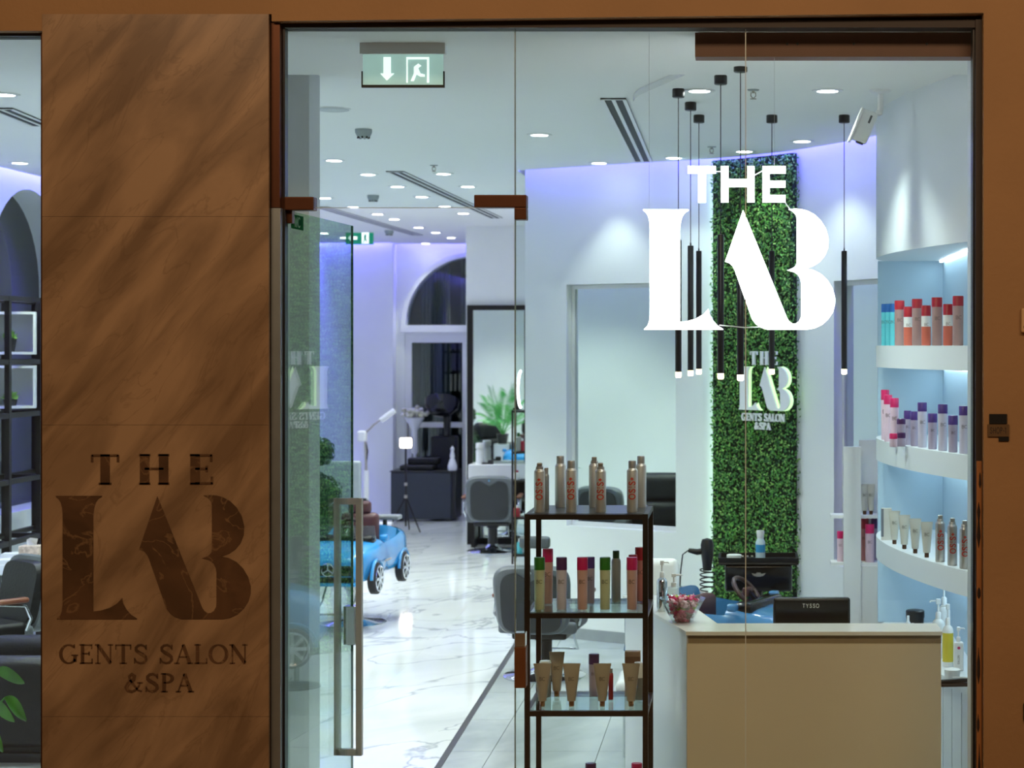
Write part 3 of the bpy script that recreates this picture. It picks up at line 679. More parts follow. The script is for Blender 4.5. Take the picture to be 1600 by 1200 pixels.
MB().box((.0, -.047, -.20), (.012, -.0445, -.155), R).build('badge', mat('grey_print', (90, 96, 100), .5), cc)
MB().lathe([(.022, -.312), (.022, -.318)], (0, 0, 0), 14, R=R).build('lens', BLACKP, cc)
# --- pendants
PEN = [((1060, 139), 578, 'first slim black pendant from the left of the cluster'), ((1079, 160), 580, 'second slim black pendant from the left with a lit tip'), ((1092, 180), 575, 'third slim black pendant from the left, behind the L'),
       ((1126, 118), 587, 'fourth slim black pendant, in front of the green wall left edge'), ((1157, 98), 588, 'fifth slim black pendant, nearest the glass joint'), ((1206, 180), 578, 'sixth slim black pendant, in front of the leafy wall logo'), ((1319, 180), 577, 'rightmost slim black pendant, apart from the cluster')]
pen0 = None
for (px, py), pb, lab in PEN:
    y = ceil_y(py, 3.812); x = X(px, y); zb = Z(pb, y)
    z0 = 3.812 if y < 3.75 else CZ
    if pen0 is None:
        t = pen0 = thing('pendant_lamp', (x, y, z0), lab, 'pendant lamp', 'slim black pendants')
        MB().lathe([(.032, 0), (.034, -.004), (.034, -.045), (.03, -.048)], n=20).build('canopy', BLACKP, t, 40)
        MB().tube([(0, 0, -.045), (0, 0, -.83)], .0025, 6).build('cord', BLACKP, t)
        MB().lathe([(.004, -.815), (.005, -.83), (.0165, -.832), (.0175, -.836), (.0175, -1.556), (.016, -1.558)], n=20).build('tube_shade', mat('black_tube', (28, 28, 34), .35, .3), t, 40)
        MB().lathe([(.0165, -1.556), (.0165, -1.582), (.012, -1.588)], n=16).build('lamp_tip', WARML, t, 40)
    else:
        t = copy_tree(pen0); t.location = (x, y, z0); t['label'] = lab
# --- exit signs
ex = thing('exit_sign', (X(630, .45), .45, 3.79), 'frosted glass exit sign with arrow hanging above the entrance door', 'exit sign')
ew, ez0, ez1 = .185, Z(137, .45)-3.79, -.05
MB().box((-ew, -.004, ez0+.012), (ew, .004, ez1)).build('panel', mat('frosted_panel', (196, 226, 220), .35, vary=.03, alpha=.75, emit=.3), ex)
for a, b in (((-ew-.006, -.008, ez0), (ew+.006, .008, ez0+.012)), ((-ew-.006, -.008, ez0+.012), (-ew, .008, ez0+.075)), ((ew, -.008, ez0+.012), (ew+.006, .008, ez0+.075))):
    MB().box(a, b).build('edge_strip', BLACKM, ex)
MB().box((-ew-.01, -.025, ez1), (ew+.01, .025, 0)).build('housing', WHITEP, ex)
em = plane_map((0, -.004, ez0), (1, 0, 0), (0, -1, 0)); PW = mat('white_print', (250, 255, 253), .5, emit=.75)
MB().prism([(-.105, .065), (-.075, .032), (-.040, .065), (-.056, .065), (-.056, .14), (-.09, .14), (-.09, .065)], em, 0, .001).build('arrow', PW, ex)
MB().prism([(.015, .022), (.022, .022), (.022, .13), (.11, .13), (.11, .022), (.12, .022), (.12, .14), (.015, .14)], em, 0, .001).build('door_mark', PW, ex)
MB().prism([(.035, .03), (.05, .03), (.062, .06), (.08, .05), (.10, .05), (.10, .06), (.08, .065), (.07, .09), (.085, .10), (.07, .11), (.05, .095), (.05, .065)], em, 0, .0012).build('running_figure', PW, ex)
YE = 15.2
ex2 = thing('exit_sign', (X(562, YE), YE, CZ), 'small green running-man exit sign hanging far back on the left', 'exit sign')
zt, zb = Z(362, YE)-CZ, Z(382, YE)-CZ; ewx = X(583.5, YE)-X(562, YE); GS = mat('exit_green', (10, 132, 96), .4, emit=.35)
MB().box((-ewx, -.012, zb), (ewx, .012, zt)).build('panel', GS, ex2); MB().tube([(0, 0, zt), (0, 0, 0)], .008).build('rod', WHITEP, ex2)
em = plane_map((0, -.012, zb), (1, 0, 0), (0, -1, 0)); PX = mat('exit_white', (244, 255, 250), .4, emit=.7); hh = zt-zb
MB().prism([(.03, .01), (.12, .01), (.12, hh-.01), (.03, hh-.01)], em, 0, .002).build('door_mark', PX, ex2)
MB().prism([(.04, .02), (.055, .02), (.07, .06), (.09, .03), (.10, .035), (.085, .08), (.09, .12), (.07, .14), (.055, .10), (.06, .07)], em, .002, .003).build('running_figure', GS, ex2)
MB().prism([(-.15, hh/2), (-.09, hh-.03), (-.09, hh/2+.02), (-.03, hh/2+.02), (-.03, hh/2-.02), (-.09, hh/2-.02), (-.09, .03)], em, 0, .002).build('arrow', PX, ex2)

# ================================================================== GREEN WALL AND ITS LOGO
ga, gb = wpx(1120), wpx(1250)
gw = thing('green_wall', (*wc((ga+gb)/2), 0), 'tall leafy green plant wall panel between the white wall bays', 'plant wall')
c0 = wc((ga+gb)/2)
mb = MB(); ii = [ga+(gb-ga)*k/12 for k in range(13)]
mb.loft([[(*(wc(i)+wnorm(i)*.004-c0), .0), (*(wc(i)+wnorm(i)*.05-c0), .0), (*(wc(i)+wnorm(i)*.05-c0), CZ-.01), (*(wc(i)+wnorm(i)*.004-c0), CZ-.01)] for i in [ga+(gb-.55-ga)*k/12 for k in range(13)]])
mb.build('backing', mat('leaf_backing', (16, 40, 18), .9), gw)
leafm = [mat('leaf_green', (84, 152, 62), .45, vary=.35, scale=9), mat('leaf_light_green', (146, 196, 96), .45, vary=.25, scale=9), mat('leaf_dark_green', (44, 100, 46), .5, vary=.3, scale=9)]
lm = [MB(), MB(), MB()]
for k in range(15000):
    i = ga+.15+(gb+.15-ga)*random.random(); n = wnorm(i); t = Vector((-n.y, n.x)); z = random.random()*(CZ-.03)+.01
    d = (.05 if i < gb-.5 else .01)+random.random()*(.045 if i < gb-.5 else .085); c = wc(i)-c0
    P = Vector((c.x+n.x*d, c.y+n.y*d, z)); N = (Vector((n.x, n.y, 0))+Vector((random.uniform(-.9, .9), random.uniform(-.6, .3), random.uniform(-.5, .9)))).normalized()
    a = N.orthogonal().normalized(); a = Matrix.Rotation(random.random()*6.28, 3, N) @ a; b = N.cross(a); L = random.uniform(.018, .034); W = L*random.uniform(.45, .62)
    q = random.random(); M_ = lm[0 if q < .52 else (1 if q < .72 else 2)]
    M_.add([P-a*L*.5, P+b*W*.5-N*.003, P+a*L*.5, P-b*W*.5-N*.003, P+N*.004], [(0, 1, 4), (1, 2, 4), (2, 3, 4), (3, 0, 4)])
for m_, q in zip(leafm, lm):
    o = q.build('foliage', m_, gw); o['kind'] = 'stuff'
p = wc(ga)+wnorm(ga)*.02-c0; t = (wc(ga+.5)-wc(ga)).normalized()
MB().box((p.x-.012, p.y-.006, .05), (p.x-.002, p.y+.006, CZ-.05)).build('led_strip', mat('green_white_led', (210, 255, 225), .4, emit=7, vary=0), gw)
# logo on the leaves, on the chord of the panel
A, B = wc(ga)+wnorm(ga)*.11, wc(gb)+wnorm(gb)*.11; U = (B-A).normalized(); N = Vector((U.y, -U.x))
def chord_u(px):   # where the chord is seen at px
    k = (px-VX)/F; return (k*(D+A.y)-A.x)/(U.x-k*U.y)
uc = chord_u(1197); Pc = A+U*uc; ym = Pc.y
ls = thing('wall_logo', (Pc.x, Pc.y, Z(672, ym)), 'white THE LAB GENTS SALON &SPA letters mounted on the leafy green wall', 'sign')
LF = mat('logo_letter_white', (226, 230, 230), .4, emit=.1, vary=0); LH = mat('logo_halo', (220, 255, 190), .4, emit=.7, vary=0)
lmap = lambda u, v, d: Vector((U.x*(u-uc)+N.x*d, U.y*(u-uc)+N.y*d, v-Z(672, ym)))
for nm, P in (('letter_l', LOGO_L), ('letters_ab', LOGO_AB)):
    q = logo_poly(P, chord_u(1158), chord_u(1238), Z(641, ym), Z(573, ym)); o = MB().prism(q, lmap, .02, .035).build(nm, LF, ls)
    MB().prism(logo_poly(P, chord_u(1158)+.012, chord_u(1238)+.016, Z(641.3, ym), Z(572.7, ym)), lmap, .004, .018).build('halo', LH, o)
def wtext(txt, p0, p1, y0, y1, **kw):
    c = (chord_u(p0)+chord_u(p1))/2-uc
    letters(txt, Z(y0, ym)-Z(y1, ym), plane_map((U.x*c, U.y*c, Z(y1, ym)-Z(672, ym)), (U.x, U.y, 0), (N.x, N.y, 0)), .02, .035, LF, ls, fit=chord_u(p1)-chord_u(p0), **kw)
wtext('THE', 1176, 1219, 549, 570, k=.26, t=.07, spacing=.25); wtext('GENTS SALON', 1163, 1230, 646, 658, k=.16, t=.07); wtext('&SPA', 1183, 1208, 660, 671, k=.18, t=.08)

# ================================================================== CURVED LIT DISPLAY UNIT
UC = catmull([(1.24, 1.22), (1.05, 1.75), (.90, 2.35), (.83, 2.85), (.825, 3.25), (.90, 3.55), (1.06, 3.72), (1.27, 3.78)], 10)
XN, YN = 1.27, 3.55
zs = [2.40, 1.835, 1.235, .65]; TH = .13; ZD = 2.935
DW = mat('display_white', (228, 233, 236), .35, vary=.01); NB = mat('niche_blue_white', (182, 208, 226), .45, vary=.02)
du = thing('display_unit', (1.0, 2.6, 0), 'curved white display unit with lit niche shelves beside the reception desk', 'shelf unit')
uo = Vector((1.0, 2.6))
front = [tuple(p-uo) for p in UC if p.y < YN+.01]
plan = front+[(UC[-1].x-uo.x, YN-uo.y), (XN-uo.x, 1.22-uo.y)]
plan = front+[(XN+.06-uo.x, front[-1][1]), (XN+.06-uo.x, 1.2-uo.y)]
def slab(name, z0, z1, m=DW, pl=plan): return MB().prism(pl, pm, z0, z1).build(name, m, du, 30)
slab('drum', ZD, CZ+.02)
for z in zs[:3]: slab('shelf', z-TH, z)
slab('base_top', zs[3]-.05, zs[3]); 
# fluted base planks under the lowest top
pl2 = [Vector(p) for p in front]
for k in range(0, len(pl2)-2, 2):
    a, b = pl2[k], pl2[min(k+2, len(pl2)-1)]; t = (b-a); n = Vector((t.y, -t.x)).normalized()
    if n.x > 0: n = -n
    a2, b2 = a+t*.03, b-t*.03
    MB().prism([tuple(a2-n*.02), tuple(b2-n*.02), tuple(b2-n*.05), tuple(a2-n*.05)], pm, .0, zs[3]-.05).build('base_plank', DW, du)
MB().box((XN-uo.x, 1.2-uo.y, zs[3]), (XN+.06-uo.x, YN-uo.y, ZD)).build('side_panel', NB, du)
MB().box((.86-uo.x, YN-uo.y, zs[3]), (XN+.06-uo.x, YN+.05-uo.y, ZD)).build('back_panel', NB, du)
for z in (ZD, zs[0]-TH, zs[1]-TH, zs[2]-TH):
    MB().box((XN-.03-uo.x, 2.0-uo.y if z == ZD else 1.5-uo.y, z-.012), (XN-.012-uo.x, YN-.08-uo.y, z-.002)).build('led_strip', LEDW, du)
    area('shelf_led', (XN-.05, 2.6, z-.02), (0, radians(20), 0), .03, 1.7, .9, (.66, .86, 1.0))
# flat white jamb between the unit and the glass
struct(MB().box((1.026, .165, 0), (1.08, .37, 3.789)).build('wall_jamb', DW))

# ================================================================== PRODUCTS (prototypes are copied)
SILV = mat('can_silver', (176, 170, 164), .3, .85, vary=.02); CANB = mat('can_bronze_silver', (204, 198, 192), .32, .55, vary=.03)
REDP = mat('red_print', (190, 44, 24), .5); DARKP = mat('grey_brown_print', (70, 62, 58), .6); CAPS = mat('cap_silver', (164, 158, 154), .35, .6)
COLS = {'green': mat('cap_green', (40, 120, 30), .35), 'purple': mat('cap_purple', (74, 46, 122), .35), 'deep purple': mat('cap_deep_purple', (78, 40, 96), .35), 'pink': mat('cap_pink', (204, 22, 98), .35), 'red': mat('cap_red', (168, 24, 44), .35), 'blue': mat('cap_blue', (28, 96, 170), .35), 'dark green': mat('cap_dark_green', (22, 84, 36), .35), 'white': WHITEP}
BODY = {'green': mat('body_pale_green', (198, 206, 168), .4), 'purple': mat('body_lilac', (206, 200, 218), .4), 'pink': mat('body_rose', (210, 168, 160), .4), 'pale pink': mat('body_pale_pink', (226, 198, 214), .4), 'red': mat('body_red_brown', (176, 112, 106), .4), 'grey': mat('body_grey', (150, 154, 152), .35, .3), 'mauve': mat('body_mauve', (176, 164, 186), .4), 'rosegrey': mat('body_rose_grey', (168, 136, 134), .4), 'teal': mat('body_teal', (96, 200, 212), .4), 'white': WHITEP, 'coral': mat('body_coral', (206, 104, 84), .4)}
BEIGE = mat('tube_beige', (172, 161, 145), .42); COPPER = mat('copper_cap', (196, 140, 96), .25, .9)
def can(loc, label, h=.245, r=.026, nozzle=False, body=CANB, group='silver hair spray cans', text=True, cat='spray can', capm=None):
    t = thing('spray_can', loc, label, cat, group)
    MB().lathe([(r*.94, 0), (r, .004), (r, h*.80), (r*.93, h*.825), (r*.72, h*.85), (r*.70, h*.86)], n=24).build('body', body, t, 40)
    MB().lathe([(r*1.005, h*.797), (r*1.005, h*.803)], n=24).build('rim', SILV, t)
    if nozzle:
        c = MB().lathe([(r*.70, h*.855), (r*.68, h*.90), (r*.5, h*.92)], n=20).build('cap', CAPS, t, 40)
        MB().rbox((-r*.45, -r*.6, h*.90), (r*.5, r*.3, h*.985), .004, RX(radians(0))).build('spray_button', SILV, c)
    else:
        MB().lathe([(r*.71, h*.855), (r*.71, h*.985), (r*.66, h)], n=20).build('cap', capm or CAPS, t, 40)
    if text:
        letters('OSiS+', r*1.2, (lambda f: (lambda u, v, d: f(u, v-r*.6, d)))(cyl_map(r, h*.47)), .0004, .0012, REDP, t, serif=False, k=.19, t=.17, spacing=.1, fit=h*.43, name='print', joined=True)
    return t
def bottle(loc, label, cap, body, h=.247, w0=.0235, w1=.0255, dep=.8, group='capped shampoo bottles', caph=.24, text=True, rz=0):
    t = thing('shampoo_bottle', loc, label, 'bottle', group, rz)
    z1 = h*(1-caph)
    MB().lathe([(w0*.9, 0), (w0, .004), (w0*1.0, z1*.3), (w1, z1)], n=24, sy=dep).build('body', BODY[body], t, 40)
    MB().lathe([(w1*1.01, z1), (w1*1.01, h-.003), (w1*.95, h)], n=24, sy=dep).build('cap', COLS[cap], t, 40)
    if text:
        fm = lambda u, v, d: Vector((u, -dep*sqrt(max(1e-6, (w1*.97)**2-u*u))-d, v+z1*.66))
        letters('BC', h*.075, fm, .0003, .001, DARKP, t, serif=False, k=.1, t=.08, name='print', joined=True)
    return t
def tube_(loc, label, h=.203, wt=.042, capc=COPPER, body=BEIGE, group='beige cream tubes', rz=0):
    t = thing('cream_tube', loc, label, 'tube', group, rz)
    ch = .026; n = 20; rings = []
    for k in range(8):
        q = k/7; z = ch+(h-ch)*q; a = .0195+(wt-.0195)*q; b = .0195*(1-q)**.75+.0012
        rings.append([(a*cos(2*pi*i/n), b*sin(2*pi*i/n), z) for i in range(n)])
    MB().loft(rings).build('body', body, t, 50)
    MB().box((-wt, -.0018, h-.012), (wt, .0018, h)).build('crimp', body, t)
    MB().lathe([(.0115, 0), (.0125, .003), (.0125, ch), (.011, ch+.002)], n=20).build('cap', capc, t, 40)
    fm = lambda u, v, d: Vector((u, -.0195*(1-(v+h*.6-ch)/(h-ch))**.75*sqrt(max(.01, 1-(u/.032)**2))-.0012-d, v+h*.6))
    letters('BC', .018, fm, .0004, .0012, DARKP, t, serif=False, k=.1, t=.08, name='print', joined=True)
    return t
def jar(loc, label, r=.03, h=.05, lid=WHITEP, body=WHITEP, group=None):
    t = thing('cream_jar', loc, label, 'jar', group)
    MB().lathe([(r*.9, 0), (r, .004), (r, h*.62)], n=24).build('body', body, t, 40); MB().lathe([(r*1.04, h*.6), (r*1.04, h*.95), (r*.9, h)], n=24).build('lid', lid, t, 40); return t
def pump(loc, label, h=.24, r=.03, body=WHITEP, head=WHITEP, labelm=None, square=False, group=None, rz=0, nozzle=-1):
    t = thing('pump_bottle', loc, label, 'pump bottle', group, rz); hb = h*.66
    if square: MB().rbox((-r, -r*.8, 0), (r, r*.8, hb), .008).build('body', body, t, 40)
    else: MB().lathe([(r*.95, 0), (r, .005), (r, hb*.88), (r*.8, hb*.95), (r*.45, hb)], n=24).build('body', body, t, 40)
    MB().lathe([(r*.45, hb), (r*.45, hb+h*.1), (r*.3, hb+h*.12)], n=16).build('collar', head, t, 40)
    hd = MB().tube([(0, 0, hb+h*.1), (0, 0, h*.92)], r*.16, 8).rbox((-r*.35, -r*.3, h*.91), (r*.35, r*.3, h), .003)
    hd.tube([(0, 0, h*.965), (nozzle*r*1.15, 0, h*.965), (nozzle*r*1.3, 0, h*.94)], r*.14, 8); hd.build('pump_head', head, t)
    if labelm: MB().lathe([(r*1.01, hb*.12), (r*1.01, hb*.82)], n=24).build('label', labelm, t, 40)
    return t

# ================================================================== PRODUCT RACK
YF, YK = .60, 1.07
rx0, rx1 = X(824, YF), X(1008.5, YF); rz = [1.611, 1.149, .69, .23]
rk = thing('product_rack', ((rx0+rx1)/2, (YF+YK)/2, 0), 'tall black metal product rack with glass shelves behind the shop window', 'rack')
ro = Vector(((rx0+rx1)/2, (YF+YK)/2, 0)); hw = .0125
RKM = mat('rack_black_brown', (34, 22, 16), .4, .4)
for x in (rx0, rx1):
    for y in (YF, YK):
        MB().box((x-ro.x-hw, y-ro.y-hw, 0), (x-ro.x+hw, y-ro.y+hw, rz[0])).build('post', RKM, rk)
for k, z in enumerate(rz):
    for y in (YF, YK): MB().box((rx0-ro.x+hw, y-ro.y-hw, z-.026), (rx1-ro.x-hw, y-ro.y+hw, z-.002)).build('cross_bar', RKM, rk)
    for x in (rx0, rx1): MB().box((x-ro.x-hw, YF-ro.y+hw, z-.026), (x-ro.x+hw, YK-ro.y-hw, z-.002)).build('side_bar', RKM, rk)
    MB().box((rx0-ro.x+hw, YF-ro.y+hw, z-.008), (rx1-ro.x-hw, YK-ro.y-hw, z)).build('top_panel' if k == 0 else 'glass_shelf', mat('rack_top', (58, 60, 66), .3, .3) if k == 0 else GSHELF, rk)
yf, yb = .70, .95
ORD = ['first', 'second', 'third', 'fourth', 'fifth', 'sixth', 'seventh']
for k, (px, nz) in enumerate(((843, True), (892.5, False), (938.5, True), (988, False))):
    can((X(px, yf), yf, rz[0]), f'silver can with red lettering, {ORD[k]} from left in the rack top front row', h=.237 if nz else .243, nozzle=nz)
for k, (px, lab) in enumerate(((875.5, 'left'), (928.5, 'middle'), (1001.5, 'right'))):
    can((X(px, yb), yb, rz[0]), f'silver spray can at the {lab} of the back row on the rack top', h=.25, nozzle=(k == 1), text=False, body=CANB)
can((X(853.5, .84), .84, rz[0]), 'slim grey can half hidden behind the first front can on the rack top', h=.20, r=.014, text=False, body=BODY['grey'])
for k, (px, c, b) in enumerate(((843, 'green', 'green'), (877.5, 'deep purple', 'purple'), (910, 'pink', 'pink'), (945.5, 'green', 'green'), (987.5, 'pink', 'pink'))):
    bottle((X(px, yf), yf, rz[1]), f'{c}-capped shampoo bottle, {ORD[k]} from left in the front row of the second shelf', c, b)
bottle((X(856, .9), .9, rz[1]), 'tall pink-capped bottle behind the first green-capped bottle on the second shelf', 'pink', 'pink', h=.265)
bottle((X(922.5, .9), .9, rz[1]), 'purple-capped bottle half hidden behind the middle pink-capped bottle', 'purple', 'mauve', h=.225, w0=.02, w1=.021)
can((X(962.5, yb), yb, rz[1]), 'grey spray can with a green cap at the back of the second shelf', h=.25, r=.023, text=False, body=BODY['grey'], capm=COLS['dark green'])
bottle((X(989, yb), yb, rz[1]), 'red-capped bottle behind the rightmost pink-capped bottle on the second shelf', 'red', 'red', h=.23, w0=.02, w1=.021)
bottle((X(1000.5, .99), .99, rz[1]), 'tall red-capped bottle at the back right end of the second shelf', 'red', 'red', h=.262)
for k, px in enumerate((847.5, 893, 941, 986)):
    tube_((X(px, yf), yf, rz[2]), f'beige cream tube, {ORD[k]} from left in the front row of the third rack shelf')
tube_((X(870, yb), yb, rz[2]), 'taller beige tube behind the front row at the left of the third shelf', h=.215, wt=.038)
bottle((X(928, yb), yb, rz[2]), 'purple-capped bottle between the second and third beige tubes', 'deep purple', 'mauve', h=.205)
can((X(954.5, .86), .86, rz[2]), 'small dark red bottle peeking out behind the third beige tube', h=.15, r=.012, text=False, body=COLS['red'])
jar((X(852, .93), .93, rz[2]), 'white-lidded jar behind the first beige tube on the third shelf', r=.028, h=.175, body=BODY['grey'])
bx = thing('carton', (X(991, .97), .97, rz[2]), 'beige carton at the back right of the third rack shelf', 'box')
MB().box((-.045, -.02, 0), (.03, .02, .215)).build('carton_body', mat('beige_card', (178, 142, 118), .6), bx); MB().box((-.045, -.021, .15), (.03, -.02, .19)).build('printed_band', mat('brown_print', (120, 84, 64), .6), bx)
jar((X(999, .86), .86, rz[2]), 'tall grey jar with white lid behind the last beige tube', r=.026, h=.18, body=BODY['grey'])
bottle((X(923, yf), yf, rz[3]), 'purple-capped bottle on the lowest shelf of the rack, left one', 'deep purple', 'purple', h=.19)
bottle((X(995, yf), yf, rz[3]), 'pink-capped bottle on the lowest shelf of the rack, right one', 'pink', 'pink', h=.19)

# ================================================================== PRODUCTS ON THE CURVED SHELVES
def upt(px, ins=.045):
    best = None
    for p in UC:
        if p.y < 1.25 or p.y > 3.4: continue
        x = p.x+ins; e = abs(VX+x*S(p.y)-px)
        if best is None or e < best[0]-1e-9: best = (e, x, p.y)
    # refine between samples on the near branch
    lo = []
    ps = [p for p in UC if 1.2 <= p.y <= 3.3]
    for a, b in zip(ps, ps[1:]):
        pa, pb = VX+(a.x+ins)*S(a.y), VX+(b.x+ins)*S(b.y)
        if min(pa, pb) <= px <= max(pa, pb) and abs(pa-pb) > 1e-6:
            t = (px-pa)/(pb-pa); return a.x+(b.x-a.x)*t+ins, a.y+(b.y-a.y)*t
    return best[1], best[2]
z = zs[0]
for k, px in enumerate((1381, 1388, 1395)):
    x, y = upt(1392, .05); y = 2.95+.04*(2-k); x = X(px, y)
    bottle((x, y, z), f'turquoise bottle with blue cap, {ORD[k]} from left on the top lit shelf', 'blue', 'teal', h=.252, w0=.0155, w1=.0155, caph=.2, group='turquoise bottles')
for k, (px, tall) in enumerate(((1405.5, 1), (1419, 0), (1433, 1), (1447, 0), (1464, 1), (1481, 0), (1497, 1))):
    x, y = upt(px, .06)
    if tall: bottle((x, y, z), f'tall red-capped grey bottle, {["first", "second", "third", "fourth"][k//2]} from left on the top lit shelf', 'red', 'rosegrey', h=.262, w0=.028, w1=.029, dep=1, caph=.2, group='red-capped bottles')
    else:
        t = bottle((x, y-.0, z), f'short red-capped bottle with coral band, {["first", "second", "third"][k//2]} from left on top lit shelf', 'red', 'coral', h=.222, w0=.026, w1=.026, dep=1, caph=.26, group='red-capped bottles')
        MB().lathe([(.0262, .105), (.0262, .163)], n=24).build('upper_label', WHITEP, t, 40)
z = zs[1]
for k, (px, y) in enumerate(((1383, 2.95), (1387.5, 2.75), (1397.5, 2.45))):
    bottle((X(px, y)+.0, y, z), f'pink-capped pale pink bottle, {ORD[k]} from left on the second lit shelf', 'pink', 'pale pink', h=(.30, .275, .265)[k], w0=.023, w1=.025, dep=1, caph=.2, group='pink-capped bottles')
jar((X(1396, 2.2), 2.2, z), 'small pink-lidded jar in front of the pink-capped bottles', r=.022, h=.075, lid=COLS['pink'], body=BODY['pale pink'])
x = X(1408, 2.25); jar((x, 2.25, z), 'small purple-lidded jar, lower of the two stacked', r=.024, h=.078, lid=COLS['deep purple'], body=BODY['mauve']); jar((x, 2.25, z+.078), 'small purple-lidded jar, upper of the two stacked', r=.024, h=.078, lid=COLS['deep purple'], body=BODY['mauve'])
for k, (px, tall) in enumerate(((1418, 0), (1428.5, 0), (1441, 1), (1457, 0), (1473, 1), (1489, 0), (1506, 1))):
    x, y = upt(px, .05)
    bottle((x, y, z), f'{"tall lilac" if tall else "short mauve"} purple-capped bottle, {ORD[k]} of the purple row on second lit shelf', 'purple', 'purple' if tall else 'mauve', h=.25 if tall else .195, w0=.024 if k > 1 else .021, w1=.026 if k > 1 else .021, dep=1, caph=.2 if tall else .25, group='purple-capped bottles')
z = zs[2]
bx = thing('carton', (X(1385, 2.95), 2.95, z), 'slim pale carton at the left end of the third lit shelf', 'box')
MB().box((-.03, -.02, 0), (.03, .02, .19)).build('carton_body', mat('pale_card', (206, 204, 196), .6), bx); MB().box((-.031, -.021, .02), (-.018, .021, .188)).build('dark_edge', mat('grey_card', (110, 116, 126), .6), bx)
GT = mat('tube_grey_beige', (196, 194, 182), .4); DK = mat('dark_copper_cap', (92, 66, 50), .3, .8)
for k, px in enumerate((1397.5, 1413, 1430, 1448)):
    x, y = upt(px, .05); tube_((x, y, z), f'pale grey cream tube, {ORD[k]} from left on the third lit shelf', h=.195, wt=.034, capc=DK, body=GT, group='pale cream tubes')
for k, px in enumerate((1469, 1488, 1507)):
    x, y = upt(px, .05); can((x, y, z), f'silver spray can with red lettering, {ORD[k]} from left on the third lit shelf', h=.255, r=.026, nozzle=True, body=SILV, group='silver cans on the lit shelf')
z = zs[3]
YL = mat('yellow_label', (214, 196, 60), .5)
def lower(px, y): return (X(px, y), y, z)
pump(lower(1466, 2.25), 'white pump bottle at the back of the lowest lit niche', h=.33, r=.036, nozzle=-1)
pump(lower(1475, 2.45), 'tall white pump bottle rising above the others in the lowest niche', h=.40, r=.036, nozzle=1)
pump(lower(1481, 1.98), 'white spray bottle with a yellow label in the lowest niche', h=.34, r=.030, labelm=YL, nozzle=-1)
t = pump(lower(1497.5, 1.85), 'square white pump bottle with a pink dot in the lowest niche', h=.235, r=.026, square=True, nozzle=1)
MB().lathe([(.008, 0), (.008, .001)], n=14, R=RX(pi/2)).build('pink_dot', COLS['pink'], t, loc=(0, -.0212, .125))
letters('SALON', .011, lambda u, v, d: Vector((-v+.004, -.021-d, u+.062)), 0, .0008, DARKP, t, serif=False, k=.12, t=.1, name='print', joined=True)
jar(lower(1488, 1.56), 'round white jar in front of the pump bottles in the lowest niche', r=.04, h=.062)
hs = thing('hair_straightener', lower(1494, 1.40), 'dark hair straightener with a cord lying at the front of the lowest niche', 'hair straightener', rz=radians(-12))
MB().rbox((-.10, -.018, 0), (.08, .018, .02), .008, RZ(.3)).build('lower_arm', mat('dark_brown_plastic', (60, 40, 34), .3), hs, 40)
MB().rbox((-.10, -.016, .02), (.08, .016, .04), .008, RZ(.3) @ RY(-.06)).build('upper_arm', BLACKP, hs, 40)
MB().tube([(-.02, -.012, .046), (.02, -.002, .047), (.055, .008, .044)], .005, 6).build('shine_strip', WHITEP, hs)
MB().tube([(-.09, -.03, .012), (-.13, -.06, .008), (-.19, -.05, .006), (-.22, -.02, .006)], .004, 6).build('cord', BLACKP, hs)
for px, h, r, lab in ((1419, .13, .016, 'small white bottle left of the black roll behind the desk end'), (1426, .085, .014, 'shorter white bottle beside the black roll behind the desk end')):
    t = thing('small_bottle', lower(px, 2.95), lab, 'bottle'); MB().lathe([(r, 0), (r, h*.65), (r*.5, h*.75)], n=16).build('body', WHITEP, t, 40); MB().lathe([(r*.5, h*.75), (r*.45, h)], n=12).build('cap', WHITEP, t, 40)
t = thing('black_tub', lower(1430, 3.15), 'black round tub with lid at the back of the lowest niche', 'tub'); MB().lathe([(.05, 0), (.054, .09)], n=24).build('body', BLACKP, t, 40); MB().lathe([(.057, .09), (.057, .13), (.05, .135)], n=24).build('lid', BLACKP, t, 40)
t = thing('black_case', lower(1450, 2.9), 'flat black case beside the black tub in the lowest niche', 'case'); MB().rbox((-.05, -.03, 0), (.05, .03, .045), .01).build('shell', BLACKP, t, 40); MB().rbox((-.05, -.032, .02), (.05, -.03, .024), .001).build('seam', STEEL, t)
t = jar(lower(1435, 2.75), 'tiny white jar in front of the black tub', r=.016, h=.04)

# ================================================================== RECEPTION DESK AND WHAT STANDS ON IT
CB = mat('desk_cream', (226, 208, 180), .28, vary=.03, scale=1.5); CTOP = mat('desk_white_top', (240, 236, 228), .15, vary=.01)
YC = .75; zt = 1.035
P = [Vector((X(1473, YC), YC)), Vector((X(1072, YC), YC)), Vector((-.655, 2.0))]
Q = [Vector((P[0].x-.003, YC+.26)), Vector((P[1].x+.145, YC+.26)), Vector((-.655+.30, 2.0))]
desk = thing('reception_desk', (.3, 1.0, 0), 'white and cream angled reception desk behind the shop window', 'desk'); do = Vector((.3, 1.0))
def dp(v): return tuple(v-do)
MB().prism([dp(p) for p in P]+[dp(q) for q in reversed(Q)], pm, zt-.018, zt).build('top', CTOP, desk)
ins = .014
MB().prism([dp(P[0]+Vector((-.006, ins))), dp(P[1]+Vector((.004, ins))), dp(Q[1]+Vector((0, -.02))), dp(Q[0]+Vector((-.006, -.02)))], pm, 0.0, zt-.06).build('front_panel', CB, desk)
MB().prism([dp(P[0]+Vector((-.004, ins+.012))), dp(P[1]+Vector((.01, ins+.012))), dp(Q[1]+Vector((0, -.02))), dp(Q[0]+Vector((-.006, -.02)))], pm, zt-.06, zt-.018).build('shadow_gap', mat('desk_gap', (150, 132, 108), .5), desk)
